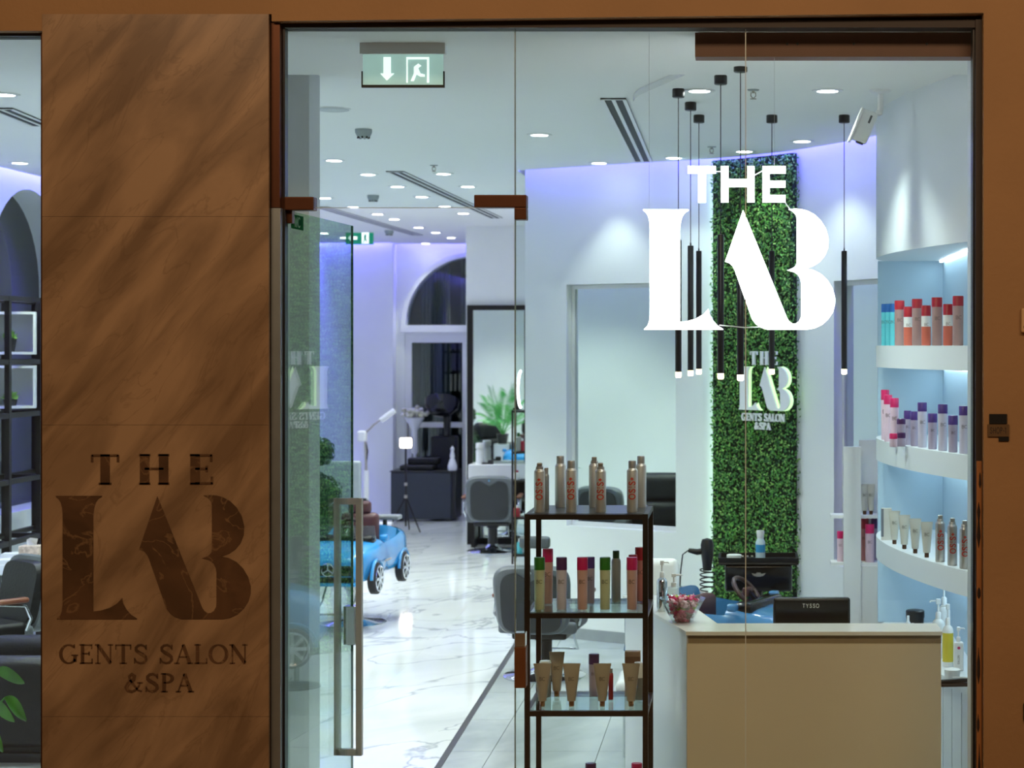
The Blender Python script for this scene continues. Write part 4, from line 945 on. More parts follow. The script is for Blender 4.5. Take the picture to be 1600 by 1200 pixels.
MB().prism([dp(P[1]+Vector((.002, ins))), dp(Q[1]+Vector((-.02, -.015))), dp(Q[2]+Vector((-.02, 0))), dp(P[2]+Vector((.014, 0)))], pm, 0, zt-.0185).build('wing_panel', WHITEG, desk)
MB().prism([dp(Q[0]), dp(Q[1]), dp(Q[1]+Vector((0, .5))), dp(Q[0]+Vector((0, .5)))], pm, .72, .75).build('work_top', WHITEG, desk)
MB().prism([dp(Vector((P[0].x-.02, YC+.26))), dp(Vector((P[0].x-.003, YC+.26))), dp(Vector((P[0].x-.003, YC+.76))), dp(Vector((P[0].x-.02, YC+.76)))], pm, 0, .72).build('side_panel', WHITEG, desk)
# monitor
mo = thing('monitor', (X(1268, 1.28), 1.28, .75), 'black point-of-sale monitor marked TYSSO seen from behind on the desk', 'monitor')
mw = .195; mz = Z(934, 1.25)-.75; R = RX(radians(-8))
MB().rbox((-mw, -.03, mz-.29), (mw, .01, mz), .014).build('case', BLACKP, mo, 40)
MB().rbox((-mw+.012, -.034, mz-.27), (mw-.012, -.029, mz-.012), .004).build('back_panel', mat('black_gloss', (12, 12, 14), .15), mo)
letters('TYSSO', .02, plane_map((-.005, -.034, mz-.05), (1, 0, 0), (0, -1, 0)), 0, .001, mat('logo_grey_print', (216, 216, 214), .4), mo, serif=False, k=.14, t=.14, spacing=.22, fit=.085, name='logo_print', joined=True)
MB().rbox((-.04, -.02, .01), (.04, .02, mz-.2), .01).build('neck', BLACKP, mo); MB().rbox((-.11, -.09, 0), (.11, .09, .018), .006).build('foot', BLACKP, mo)
# glass bowl of wrapped sweets
bwx, bwy = X(1066, 1.06), 1.06
bw = thing('glass_bowl', (bwx, bwy, zt), 'faceted clear glass bowl on the desk corner', 'bowl')
n = 9
def nring(r, z, ph=0): return [(r*cos(2*pi*i/n+ph), r*sin(2*pi*i/n+ph), z) for i in range(n)]
MB().loft([nring(.052, 0), nring(.105, .10), nring(.118, .118), nring(.114, .119), nring(.101, .10), nring(.049, .006)], cap=False).add(nring(.052, 0), [tuple(range(n))]).build('bowl_wall', BOWLG, bw)
MB().lathe([(.05, .0005), (.05, .005)], n=18).build('bowl_foot', BOWLG, bw)
CC = [mat('candy_pink', (226, 78, 130), .25, vary=.3), mat('candy_rose', (196, 60, 100), .25, vary=.3), mat('candy_pale', (240, 190, 206), .25), mat('candy_green', (170, 190, 80), .25), mat('candy_brown', (116, 70, 62), .3)]
protos = []
for k, m in enumerate(CC):
    b_ = MB().rbox((-.014, -.009, -.007), (.014, .009, .007), .006); b_.add([(.013, 0, 0), (.024, .009, .006), (.025, -.008, -.004)], [(0, 1, 2)]); b_.add([(-.013, 0, 0), (-.024, -.009, .005), (-.025, .008, -.005)], [(0, 1, 2)])
    protos.append(b_.mesh('candy', m, 40))
for k in range(150):
    lz = .013+.108*((k//15)/9.2); rmax = .036+.055*min(1, lz/.1)-.012; 
    if lz > .10: rmax = .085*(1-(lz-.10)/.06)
    a = k*2.399; r_ = rmax*sqrt(((k % 15)+.5)/15)
    q = random.random(); ci = 0 if q < .34 else 1 if q < .62 else 2 if q < .82 else 3 if q < .9 else 4
    if lz < .05 and random.random() < .5: ci = 4 if random.random() < .4 else 1
    o = bpy.data.objects.new('wrapped_candy', protos[ci]); COL.objects.link(o); o.location = (bwx+r_*cos(a), bwy+r_*sin(a), zt+lz); o.rotation_euler = (random.uniform(-.9, .9), random.uniform(-.9, .9), random.random()*6.28)
    cn = ('bright pink', 'deep rose', 'pale pink', 'green', 'brown')[ci]; tag(o, f'{cn} wrapped sweet in the heap in the glass bowl', 'candy', f'{cn} sweets in the glass bowl')
CLEARP = glass_mat('clear_plastic', (.86, .9, .9), .06)
pump((X(1034.5, 1.42), 1.42, zt), 'chrome pump dispenser on the desk wing beside the rack', h=.26, r=.028, body=CHROME, head=WHITEP, nozzle=1)
pump((X(1053, 1.36), 1.36, zt), 'clear pump bottle behind the bowl of sweets', h=.20, r=.033, body=CLEARP, head=WHITEP, square=True, nozzle=1)

# ================================================================== BARBER CHAIRS
def barber_chair(loc, rz, label, sc=.92, arm=mat('walnut_arm', (110, 66, 48), .4), notch=True):
    # faces +y in its own space; its back is towards -y
    t = thing('barber_chair', loc, label, 'barber chair', 'barber chairs', rz); t.scale = (1, 1, sc)
    MB().lathe([(.30, 0), (.30, .012), (.285, .022), (.12, .045), (.075, .07), (.06, .10)], n=36).build('base_disc', CHROME, t, 40)
    MB().lathe([(.055, .06), (.055, .30), (.075, .31), (.075, .38)], n=20).build('column', BLACKP, t, 40)
    MB().rbox((-.2, -.2, .34), (.2, .22, .40), .02).build('seat_frame', BLACKP, t)
    MB().rbox((-.27, -.24, .39), (.27, .30, .53), .05, seg=3).build('seat', LEATH, t, 60)
    MB().rbox((-.285, -.27, .40), (.285, -.20, .50), .03).build('rear_apron', GREYL, t, 60)
    # backrest: grey shell with a dark panel in its back, leaning slightly
    Rb = RX(radians(9)); n = 40; zc, hh, ww = .76, .29, .27
    def outline(sw, sh, dz=0):
        out = []
        for k in range(n):
            a = 2*pi*k/n; c_, s_ = cos(a), sin(a); e = .42
            out.append((sw*math.copysign(abs(c_)**e, c_), sh*math.copysign(abs(s_)**e, s_)+dz))
        return out
    def ring(sw, sh, y): return [Rb @ Vector((u*(1+.05*v/hh), y, v+zc+.0)) for u, v in outline(sw, sh)]
    MB().loft([ring(ww*.93, hh*.95, -.33), ring(ww, hh, -.305), ring(ww, hh, -.27), ring(ww*.95, hh*.96, -.235)]).build('back_shell', GREYL, t, 50)
    o2 = [(u, v) for u, v in outline(ww*.80, hh*.86, -.01)]
    if notch: o2 = [(u, v-(.07*max(0, 1-abs(u)/.07) if v > .12 else 0)) for u, v in o2]
    MB().loft([[Rb @ Vector((u, y, v+zc)) for u, v in o2] for y in (-.345, -.325)]).build('back_panel', mat('charcoal_leather', (34, 37, 40), .5), t)
    MB().loft([ring(ww*.86, hh*.86, -.235), ring(ww*.8, hh*.8, -.18)]).build('back_cushion', LEATH, t, 50)
    if notch: MB().lathe([(.014, 0), (.012, .006)], n=14, R=RX(pi/2)).build('emblem', CHROME, t, loc=tuple(Rb @ Vector((0, -.335, zc+hh*.84))))
    for s in (-1, 1):
        a = MB().tube([(s*.29, -.20, .47), (s*.315, -.22, .56), (s*.315, -.18, .66), (s*.31, .02, .69), (s*.31, .20, .67), (s*.30, .22, .50)], .013, 8).build('arm_frame', CHROME, t, 60)
        MB().rbox((s*.315-.03, -.20, .685), (s*.315+.03, .20, .725), .018).build('armrest', arm, a, 60)
    MB().tube([(-.15, .25, .36), (-.15, .48, .14), (.15, .48, .14), (.15, .25, .36)], .012, 8).build('footrest', CHROME, t, 60)
    return t
yc1 = floor_y(1056)
barber_chair((X(851, yc1), yc1, 0), radians(-6), 'grey and black barber chair seen from behind through the product rack', sc=.86)
hr = bpy.data.objects.new('headrest', None)
yc2 = floor_y(862)
barber_chair((X(770, yc2), yc2, 0), radians(3), 'grey and black barber chair at the far mirror station')
ch = thing('chair_headrest', (X(852, yc1-.3), yc1-.32, 1.10), 'grey headrest pad above the chair behind the rack', 'headrest')
COL.objects.unlink(ch); bpy.data.objects.remove(ch); bpy.data.objects.remove(hr)
b0 = [o for o in bpy.data.objects if o.name.startswith('barber_chair')][0]
hm = MB().rbox((-.11, -.36, 1.12), (.11, -.29, 1.22), .025).build('headrest', GREYL, b0, 60); MB().tube([(-.04, -.33, 1.05), (-.04, -.33, 1.18)], .008).tube([(.04, -.33, 1.05), (.04, -.33, 1.18)], .008).build('headrest_post', CHROME, b0)
barber_chair((-5.3, 4.6, 0), radians(142), 'barber chair with a wooden armrest seen through the left window')

# ================================================================== CHILDREN'S CAR CHAIRS
BLUE = mat('car_blue', (44, 138, 200), .22, vary=.03, coat=.6); MAROON = mat('maroon_leather', (74, 40, 42), .45); TYRE = mat('tyre_rubber', (40, 38, 38), .7); GLOSSB = mat('gloss_black', (14, 14, 16), .15)
HEADL = mat('headlamp_glow', (255, 236, 200), .3, emit=3, vary=0)
def car_chair(loc, rz, label, tray=False, light=True, body=BLUE):
    # front towards -y
    t = thing('car_chair', loc, label, 'car chair', None, rz); zb = .36
    MB().lathe([(.29, 0), (.29, .012), (.27, .022), (.10, .045), (.06, .08)], n=36).build('base_disc', CHROME, t, 40)
    MB().lathe([(.045, .05), (.045, .28), (.07, .29), (.07, zb+.04)], n=20).build('column', CHROME, t, 40)
    MB().tube([(-.14, -.25, zb+.03), (-.14, -.40, .24), (-.13, -.62, .17), (.13, -.62, .17), (.14, -.40, .24), (.14, -.25, zb+.03)], .009, 8).build('footrest', STEEL, t, 60)
    # body shell: sections along y
    st = [(-.66, .20, .10, .24), (-.62, .27, .07, .30), (-.50, .315, .05, .345), (-.32, .33, .05, .375), (-.16, .325, .05, .40), (-.10, .325, .05, .40), (-.06, .32, .05, .40), (.06, .315, .05, .40), (.24, .325, .05, .42), (.36, .34, .05, .46), (.50, .335, .06, .44), (.60, .30, .09, .40), (.65, .22, .14, .34)]
    rings = []; n = 24
    for k, (y, wd, z0, z1) in enumerate(st):
        r = []
        for i in range(n):
            a = 2*pi*i/n; c_, s_ = cos(a), sin(a); e = .5
            u = wd*math.copysign(abs(c_)**e, c_); v = math.copysign(abs(s_)**e, s_); zz = (z0+z1)/2+(z1-z0)/2*v
            if -.09 < y < .30 and abs(c_) < .78 and s_ > 0: zz = z0+.10
            r.append((u, y, zz+zb))
        rings.append(r)
    MB().loft(rings).build('body', body, t, 45)
    MB().rbox((-.235, -.08, zb+.10), (.235, .27, zb+.17), .02).build('cockpit', GLOSSB, t)
    if tray: MB().rbox((-.17, .16, zb+.16), (.17, .27, zb+.42), .04).build('seat_back', MAROON, t, 60)
    else:
        MB().rbox((-.17, .16, zb+.16), (.17, .27, zb+.58), .05, RX(0)).build('seat_back', MAROON, t, 60); MB().rbox((-.10, .17, zb+.57), (.10, .25, zb+.68), .03).build('seat_headrest', MAROON, t, 60)
    MB().rbox((-.17, -.02, zb+.15), (.17, .20, zb+.24), .03).build('seat', MAROON, t, 60)
    sw = MB().tube([Vector((.115*cos(q*2*pi/20), -.12+.075*sin(q*2*pi/20), zb+.46+.085*sin(q*2*pi/20))) for q in range(21)], .015, 8, False).build('steering_wheel', mat('dark_brown_plastic', (60, 40, 34), .3), t, 60)
    MB().rbox((-.045, -.145, zb+.43), (.045, -.105, zb+.49), .012).box((-.1, -.125, zb+.455), (.1, -.115, zb+.465)).build('wheel_hub', MAROON, sw)
    MB().tube([(0, -.13, zb+.46), (0, -.25, zb+.36)], .02, 8).build('steering_column', GLOSSB, t)
    MB().rbox((-.26, -.27, zb+.33), (.26, -.14, zb+.425), .03).build('dashboard', GLOSSB, t, 60)
    if not tray: MB().loft([[(u, -.22+.02*k, zb+.385+.0*k) if k == 0 else (u*.86, -.14, zb+.50) for u in (-.27, .27)]+([( .27, -.21, zb+.385), (-.27, -.21, zb+.385)] if k == 0 else [(.232, -.132, zb+.50), (-.232, -.132, zb+.50)]) for k in (0, 1)]).build('windscreen', GSHELF, t)
    for s in (-1, 1):
        MB().rbox((s*.33-.035, -.20, zb+.38), (s*.33+.035, -.14, zb+.43), .018).build('mirror', body, t, 60)
        for yy in (-.40, .42):
            wh = MB().lathe([(.03, -.036), (.112, -.036), (.132, -.026), (.132, .026), (.118, .036), (.03, .036)], n=28, R=RY(pi/2)).build('wheel', TYRE, t, 40, loc=(s*.318, yy, zb+.085))
            MB().lathe([(.10, 0), (.112, .004), (.108, .010), (.096, .006), (.096, 0)], n=28, R=RY(s*pi/2)).build('rim', CHROME, wh, 40, loc=(s*.035, 0, 0))
            MB().lathe([(0, .001), (.094, .001)], n=28, R=RY(s*pi/2)).build('rim_shadow', GLOSSB, wh, loc=(s*.0355, 0, 0))
            for q in range(8):
                MB().box((-.011, 0, .0), (.011, .10, .008), RY(s*pi/2) @ RZ(q*pi/4)).build('spoke', CHROME, wh, loc=(s*.038, 0, 0))
            MB().lathe([(.026, .0), (.022, .012)], n=14, R=RY(s*pi/2)).build('hub_cap', CHROME, wh, loc=(s*.038, 0, 0))
            pa = [(s*.335, yy+.158*cos(q*pi/10), zb+.085+.158*sin(q*pi/10)) for q in range(0, 11)]
            MB().tube(pa, .014, 6).build('wheel_arch', body, t, 60)
        hl = MB().lathe([(.001, -.028), (.022, -.022), (.032, -.006), (.03, .0)], n=18, sx=1.35, R=RX(radians(-90)) @ RY(pi)).build('headlamp', HEADL if light else CHROME, t, 40, loc=(s*.165, -.636, zb+.225))
        MB().rbox((s*.345-.01, -.18, zb+.20), (s*.345+.0, .0, zb+.215), .004).build('side_trim', STEEL, t)
    gr = MB().rbox((-.20, -.672, zb+.13), (.20, -.60, zb+.22), .02).build('grille', GLOSSB, t, 60)
    MB().tube([(.052*cos(q*2*pi/18), -.68, zb+.185+.052*sin(q*2*pi/18)) for q in range(19)], .007, 6, False).tube([(0, -.68, zb+.185), (0, -.68, zb+.235)], .006, 6).tube([(0, -.68, zb+.185), (.042, -.68, zb+.158)], .006, 6).tube([(0, -.68, zb+.185), (-.042, -.68, zb+.158)], .006, 6).build('emblem', CHROME, gr)
    MB().rbox((-.24, -.675, zb+.045), (.24, -.62, zb+.075), .012).build('bumper', body, t, 60)
    MB().rbox((-.20, -.665, zb+.075), (.20, -.62, zb+.125), .01).build('lower_grille', GLOSSB, t)
    if not tray:
        MB().rbox((.02, .36, zb+.50), (.30, .50, zb+.54), .015).build('rear_spoiler', mat('spoiler_grey', (120, 126, 130), .4), t); MB().tube([(.16, .43, zb+.44), (.16, .43, zb+.51)], .02, 8).build('spoiler_post', BLACKP, t)
    return t
yk = floor_y(974)
car_chair((X(551, yk), yk, 0), radians(-5), 'blue toy car chair for children on a chrome base beside the glass door')
y2 = 3.75
car_chair((X(1140, y2), y2, 0), radians(66), 'second blue toy car chair behind the reception desk before the green wall', light=False, tray=True, body=mat('car_blue_dark', (58, 118, 168), .25, vary=.03, coat=.6))
# --- black tray stand with a wing emblem behind the car
ty = 4.85
tr = thing('tray_stand', (X(1185, ty), ty, 0), 'black tray stand with a silver winged emblem in front of the green wall', 'stand')
tz = Z(872, ty)
MB().rbox((-.235, -.14, tz-.22), (.235, .14, tz-.03), .02).build('cabinet', GLOSSB, tr, 60)
MB().rbox((-.28, -.17, tz-.03), (.28, .17, tz-.012), .008).build('tray', BLACKP, tr)
for a, b in (((-.28, -.17, tz-.012), (.28, -.155, tz+.02)), ((-.28, .155, tz-.012), (.28, .17, tz+.02)), ((-.28, -.155, tz-.012), (-.265, .155, tz+.02)), ((.265, -.155, tz-.012), (.28, .155, tz+.02))): MB().box(a, b).build('tray_rim', BLACKP, tr)
MB().tube([(0, 0, .04), (0, 0, tz-.19)], .03, 12).build('post', BLACKP, tr, 60); MB().lathe([(.22, 0), (.22, .015), (.05, .045)], n=28).build('foot', BLACKP, tr, 40)
MB().prism([(-.05, .012), (-.02, .006), (-.012, .016), (.012, .016), (.02, .006), (.05, .012), (.035, -.006), (.012, -.012), (-.012, -.012), (-.035, -.006)], plane_map((-.0, -.141, tz-.10), (1, 0, 0), (0, -1, 0)), 0, .004).build('wing_emblem', STEEL, tr)
t = thing('spray_bottle', (X(1188, ty), ty-.05, tz-.012), 'white and blue spray bottle standing on the black tray', 'bottle')
MB().lathe([(.032, 0), (.034, .01), (.034, .13), (.022, .155)], n=24).build('body', mat('pale_blue_plastic', (200, 222, 228), .3), t, 40); MB().lathe([(.0345, .06), (.0345, .115)], n=24).build('label', mat('sky_blue_label', (46, 150, 206), .4), t, 40); MB().lathe([(.022, .155), (.024, .165), (.028, .20), (.026, .212)], n=20).build('cap', WHITEP, t, 40)
jar((X(1147, ty), ty-.06, tz-.012), 'low white jar standing on the left of the black tray', r=.05, h=.045)
for k, px in enumerate((1160, 1168, 1175)):
    t = thing('small_clip', (X(px, ty-.1), ty-.1, tz-.012), f'small chrome hair clip on the black tray, {ORD[k]} from left', 'hair clip'); MB().rbox((-.010, -.008, 0), (.010, .008, .035), .004).build('clip_body', CHROME, t); MB().rbox((-.008, -.010, .03), (.008, .004, .042), .003).build('clip_lever', STEEL, t)
# --- hair dryer in a coil holder
hy2 = 4.62; hx2 = X(1105, hy2); zc_ = Z(880, hy2)
hd = thing('hair_dryer', (hx2, hy2, zc_-.16), 'black hair dryer hanging in a spiral holder beside the green wall', 'hair dryer')
o_ = Vector((0, 0, .16))
MB().lathe([(.030, -.06), (.036, .0), (.044, .06), (.046, .12), (.036, .155), (.0, .165)], (0, 0, .17), 20).build('barrel', BLACKP, hd, 50)
MB().tube([(-.02, 0, .245), (-.07, 0, .238), (-.13, 0, .25)], [.022, .022, .015], 10).build('handle', BLACKP, hd, 50)
MB().tube([(-.13, 0, .25), (-.17, 0, .22), (-.185, 0, .10), (-.19, 0, -.05), (-.18, 0, -.17), (-.15, 0, -.235)], .005, 6).build('cord', BLACKP, hd)
ds = thing('dryer_stand', (hx2, hy2, 0), 'black stand with spiral holder and hooked shelf arm carrying the hair dryer', 'stand')
zq = zc_-.16
MB().tube([(.050*cos(q*.4), .050*sin(q*.4), zq+.13-.16*q/75) for q in range(76)], .005, 6).build('coil_holder', BLACKP, ds, 60)
MB().tube([(.05, .0, zq-.03), (.02, .03, zq-.06), (.006, .03, zq-.12), (.0, .03, zq-.24)], .006, 6).build('holder_stem', BLACKP, ds)
MB().rbox((-.24, -.06, zq-.30), (.10, .06, zq-.24), .015).build('shelf_arm', BLACKP, ds, 60)
MB().tube([(-.18, -.03, zq-.25), (-.20, -.04, zq-.20), (-.24, -.04, zq-.16), (-.28, -.04, zq-.17)], [.014, .014, .012, .008], 8).build('hook', BLACKP, ds, 60)
MB().tube([(0, 0, zq-.30), (0, 0, .03)], .02, 10).build('post', BLACKP, ds); MB().lathe([(.17, 0), (.17, .012), (.04, .04)], n=24).build('foot', BLACKP, ds, 40)
# --- white rounded chair behind the desk wing
wcx = thing('white_chair', (X(1030, 3.0), 3.0, 0), 'white rounded tub chair behind the desk wing beside the rack', 'chair')
zt_ = Z(872, 3.0)
MB().rbox((-.20, -.05, .42), (.12, .04, zt_), .07, seg=3).build('backrest', WHITEG, wcx, 60); MB().rbox((-.24, -.42, .36), (.20, .0, .46), .05).build('seat', WHITEG, wcx, 60)
for s in ((-.18, -.36), (.14, -.36), (-.18, -.02), (.14, -.02)): MB().tube([(s[0], s[1], 0), (s[0], s[1], .38)], .014).build('leg', CHROME, wcx)
# --- white display stand in front of the narrow mirror, with a few products
yv = 3.95
vs_ = thing('display_stand', (X(1345, yv), yv, 0), 'white upright display stand with small shelves beside the curved unit', 'display stand')
MB().box((X(1318, yv)-X(1345, yv), -.02, 0), (X(1345, yv)-X(1345, yv), .03, Z(698, yv))).build('front_post', WHITEP, vs_)
MB().box((0, .19, 0), (.22, .21, Z(690, yv))).build('back_board', WHITEP, vs_)
for py in (806, 880): MB().box((X(1299, yv)-X(1345, yv), .031, Z(py, yv)-.02), (.12, .19, Z(py, yv))).build('shelf', WHITEP, vs_)
MB().box((0, .0, 0), (.12, .19, Z(880, yv)-.02)).build('lower_cabinet', WHITEP, vs_)
for k, px in enumerate((1351, 1361)): tube_((X(px, yv+.1), yv+.1, Z(806, yv)), f'grey cream tube on the white display stand, {ORD[k]} from left', h=.20, wt=.026, body=GT, capc=DK)
bottle((X(1313, yv+.1), yv+.1, Z(880, yv)), 'pink-capped bottle left of the post on the white display stand', 'pink', 'pale pink', h=.20, w0=.022, w1=.022)
bottle((X(1359, yv+.06), yv+.06, Z(880, yv)), 'pink-capped bottle right of the post on the white display stand', 'pink', 'pale pink', h=.25, w0=.03, w1=.03)
bottle((X(1351, yv+.14), yv+.14, Z(880, yv)), 'red-capped bottle at the back of the white display stand', 'red', 'red', h=.28, w0=.026, w1=.026)
bottle((X(1366, yv+.15), yv+.15, Z(880, yv)), 'purple-capped bottle at the back right of the white display stand', 'deep purple', 'mauve', h=.28, w0=.02, w1=.02)

# ================================================================== FAR END OF THE SALON
# tall mirror in a black frame
mz0, mz1 = .05, Z(477, YM); mx0, mx1 = X(730, YM-.05), X(826, YM-.05)
fmr = thing('floor_mirror', ((mx0+mx1)/2, YM-.04, 0), 'tall black-framed mirror behind the far barber chair', 'mirror'); cxm = (mx0+mx1)/2
MB().box((mx0-cxm+.04, -.005, mz0), (mx1-cxm-.04, .005, mz1-.05)).build('mirror_glass', MIRROR, fmr)
for a, b in (((mx0-cxm, -.03, 0), (mx0-cxm+.07, .03, mz1)), ((mx1-cxm-.05, -.03, 0), (mx1-cxm, .03, mz1)), ((mx0-cxm+.07, -.03, mz1-.06), (mx1-cxm-.05, .03, mz1)), ((mx0-cxm+.07, -.03, 0), (mx1-cxm-.05, .03, .08))):
    MB().box(a, b).build('frame_bar', BLACKM, fmr)
# white dressing table before it, bottle, side trolley
ytb = 13.62
tb = thing('dressing_table', (X(790, ytb), ytb, 0), 'white dressing table below the tall black-framed mirror', 'table')
MB().rbox((X(735, ytb)-X(790, ytb), -.18, .82), (.55, .2, .99), .012).build('top_box', WHITEG, tb); 
for x in (X(735, ytb)-X(790, ytb)+.05, .5): MB().box((x-.02, -.15, 0), (x+.02, .15, .82)).build('leg_panel', BLACKM, tb)
t = thing('talc_bottle', (X(751, ytb), ytb-.05, .98), 'white talc bottle on the far dressing table', 'bottle'); MB().lathe([(.05, 0), (.05, .17), (.035, .19)], n=18).build('body', WHITEP, t, 40); MB().lathe([(.052, .19), (.052, .25), (.045, .26)], n=18).build('cap', WHITEP, t, 40)
t = thing('hair_brush', (X(760, ytb), ytb-.1, .98), 'small dark hair brush on the far dressing table', 'brush'); MB().rbox((-.04, -.015, 0), (.05, .015, .03), .01).build('handle', BLACKP, t, 60); MB().rbox((.03, -.025, .0), (.10, .025, .06), .015).build('head', BLACKP, t, 60)
ytr = 11.6
tl = thing('tool_trolley', (X(815, ytr), ytr, 0), 'narrow black tool trolley beside the far barber chair', 'trolley')
for x in (X(803, ytr)-X(815, ytr), .16):
    for y in (-.12, .12): MB().tube([(x, y, .05), (x, y, Z(640, ytr))], .012, 6).build('post', BLACKM, tl)
for z_ in (.15, .55, .95, Z(705, ytr), Z(641, ytr)): MB().box((X(803, ytr)-X(815, ytr), -.13, z_-.02), (.17, .13, z_)).build('shelf', BLACKM, tl)
for (px, z_, h, r, c1, c2, lab) in ((810, Z(705, ytr), .20, .035, BODY['grey'], COLS['dark green'], 'green-topped bottle on the upper trolley shelf'), (816, Z(705, ytr), .14, .025, COLS['red'], WHITEP, 'dark red bottle on the upper trolley shelf'), (808, .55, .12, .035, COLS['red'], WHITEP, 'red tub on the lower trolley shelf'), (812, .15, .16, .03, BODY['teal'], WHITEP, 'turquoise bottle on the lowest trolley shelf'), (808, .95, .1, .03, WHITEP, COLS['red'], 'white jar with red lid on the middle trolley shelf')):
    t = thing('tool_bottle', (X(px, ytr), ytr, z_), lab, 'bottle'); MB().lathe([(r, 0), (r, h*.75), (r*.5, h*.8)], n=16).build('body', c1, t, 40); MB().lathe([(r*.5, h*.78), (r*.5, h)], n=12).build('cap', c2, t, 40)
rl = thing('ring_light', (X(815, ytr), ytr, Z(640, ytr)), 'slim curved ring lamp on top of the tool trolley', 'lamp')
MB().tube([(.0+.035*cos(q), -.03, .22+.20*sin(q)) for q in [pi*.5+pi*k/14 for k in range(15)]], .012, 8).build('light_arc', LEDW, rl); MB().rbox((-.07, -.02, 0), (-.02, .02, .28), .008).build('holder', BLACKP, rl); MB().box((-.09, -.03, 0), (.0, .03, .02)).build('foot', BLACKP, rl)
# black wash-unit cabinet and wash basin behind
ycb = 16.65
cb = thing('black_cabinet', (X(664, ycb), ycb, 0), 'low black cabinet near the back wall beside the ring lamp tripod', 'cabinet')
cw_ = X(712, ycb)-X(664, ycb); chh = Z(738, ycb)
MB().rbox((-cw_-.05, 0, .03), (cw_-.06, .5, chh), .015).build('body', mat('charcoal_panel', (44, 50, 58), .5), cb); MB().rbox((-cw_-.06, -.01, chh), (cw_, .52, chh+.02), .006).build('top', BLACKP, cb); MB().rbox((cw_-.06, .02, .03), (cw_, .52, chh), .01).build('side_door', BLACKP, cb)
for x in (-cw_+.05, cw_-.15): MB().box((x, .1, 0), (x+.05, .45, .03)).build('foot', BLACKP, cb)
ywb = 17.42
wu = thing('wash_unit', (X(690, ywb), ywb, 0), 'black shampoo wash unit with a round bowl behind the black cabinet', 'wash basin')
MB().lathe([(.02, -.14), (.14, -.12), (.23, -.02), (.245, .09), (.23, .10), (.205, .02), (.09, -.09)], (0, 0, 1.55), 26, sy=.9, R=RX(radians(-28))).build('bowl', mat('basin_black', (24, 26, 30), .12), wu, 50)
MB().rbox((.05, .05, 1.3), (.32, .3, 1.98), .08, RY(radians(14))).build('hood_back', LEATH, wu, 60)
MB().rbox((-.16, .02, .0), (.2, .3, 1.12), .03).build('column', LEATH, wu, 60); MB().tube([(.05, .16, 1.1), (.05, .16, 1.5)], .05, 10).build('neck_post', BLACKP, wu)
MB().rbox((-.36, .06, chh+.02), (.1, .45, chh+.09), .02).build('cushion', LEATH, cb, 60); MB().rbox((-.28, .2, chh+.09), (.14, .46, chh+.18), .02).build('upper_cushion', LEATH, cb, 60)
t = thing('bench_pump', (X(705, ycb), ycb+.1, chh+.02), 'small white figure-shaped pump bottle on the black cabinet', 'bottle'); MB().lathe([(.06, 0), (.065, .06), (.04, .14), (.03, .16)], n=16).build('body', WHITEP, t, 40); MB().lathe([(.03, .16), (.035, .2), (.02, .26), (.028, .30), (.0, .34)], n=14).build('cap', WHITEP, t, 40)
# ring-light tripod
ytp = floor_y(832)
tp = thing('light_tripod', (X(634, ytp), ytp, 0), 'slim black tripod with a small glowing lamp before the black cabinet', 'tripod lamp')
zl = Z(700, ytp)
MB().tube([(0, 0, .08), (0, 0, zl)], .012, 8).build('pole', BLACKM, tp)
for a in (200, 330, 90): MB().tube([(0, 0, .46), (.24*cos(radians(a)), .24*sin(radians(a)), .012)], .01, 6).build('leg', BLACKM, tp)
MB().rbox((-.075, -.03, zl), (.075, .03, zl+.13), .02).build('lamp_head', mat('warm_lamp_face', (255, 240, 225), .4, emit=5, vary=0), tp, 60); MB().rbox((-.082, .02, zl-.005), (.082, .045, zl+.135), .02).build('lamp_back', BLACKP, tp)
for z_ in (.46, .62): MB().lathe([(.02, -.02), (.02, .02)], (0, 0, z_), 10).build('collar', STEEL, tp)
# white infrared processor on wheels
yst = 14.9
sm = thing('hair_processor', (X(571, yst), yst, 0), 'white hair processor on a wheeled stand in front of the back wall', 'hair processor')
k_ = S(yst)
def q_(px, py): return Vector(((px-571)/k_, 0, Z(py, yst)))
MB().tube([q_(572, 781), q_(572, 735)], .035, 10).build('lower_pole', WHITEP, sm, 60); MB().tube([q_(572, 735), q_(572, 720), q_(571, 690)], .018, 8).build('upper_pole', STEEL, sm, 60)
MB().rbox(q_(559, 690)+Vector((0, -.08, 0)), q_(573, 673)+Vector((0, .08, 0)), .03).build('control_box', WHITEP, sm, 60)
MB().tube([q_(572, 676), q_(585, 663), q_(596, 655)], .012, 8).build('arm', STEEL, sm, 60); MB().tube([q_(595, 657), q_(617, 641)], .035, 10).build('arm_lamp', WHITEP, sm, 60)
MB().tube([q_(571, 690), q_(574, 705), q_(572, 722)], .016, 6).build('cable', BLACKP, sm, 60)
zb_ = Z(781, yst)
MB().tube([(-.28, 0, .12), (.34, 0, .12)], .05, 10).tube([(0, -.25, .1), (0, .25, .1)], .04, 10).build('base_bar', WHITEP, sm, 60)
MB().tube([(0, 0, .1), (0, 0, max(.2, zb_+.02))], .04, 10).build('base_post', BLACKP, sm)
for x in (-.26, .32):
    MB().lathe([(.05, -.02), (.05, .02)], n=14, R=RX(pi/2)).build('castor', BLACKP, sm, loc=(x, 0, .05))
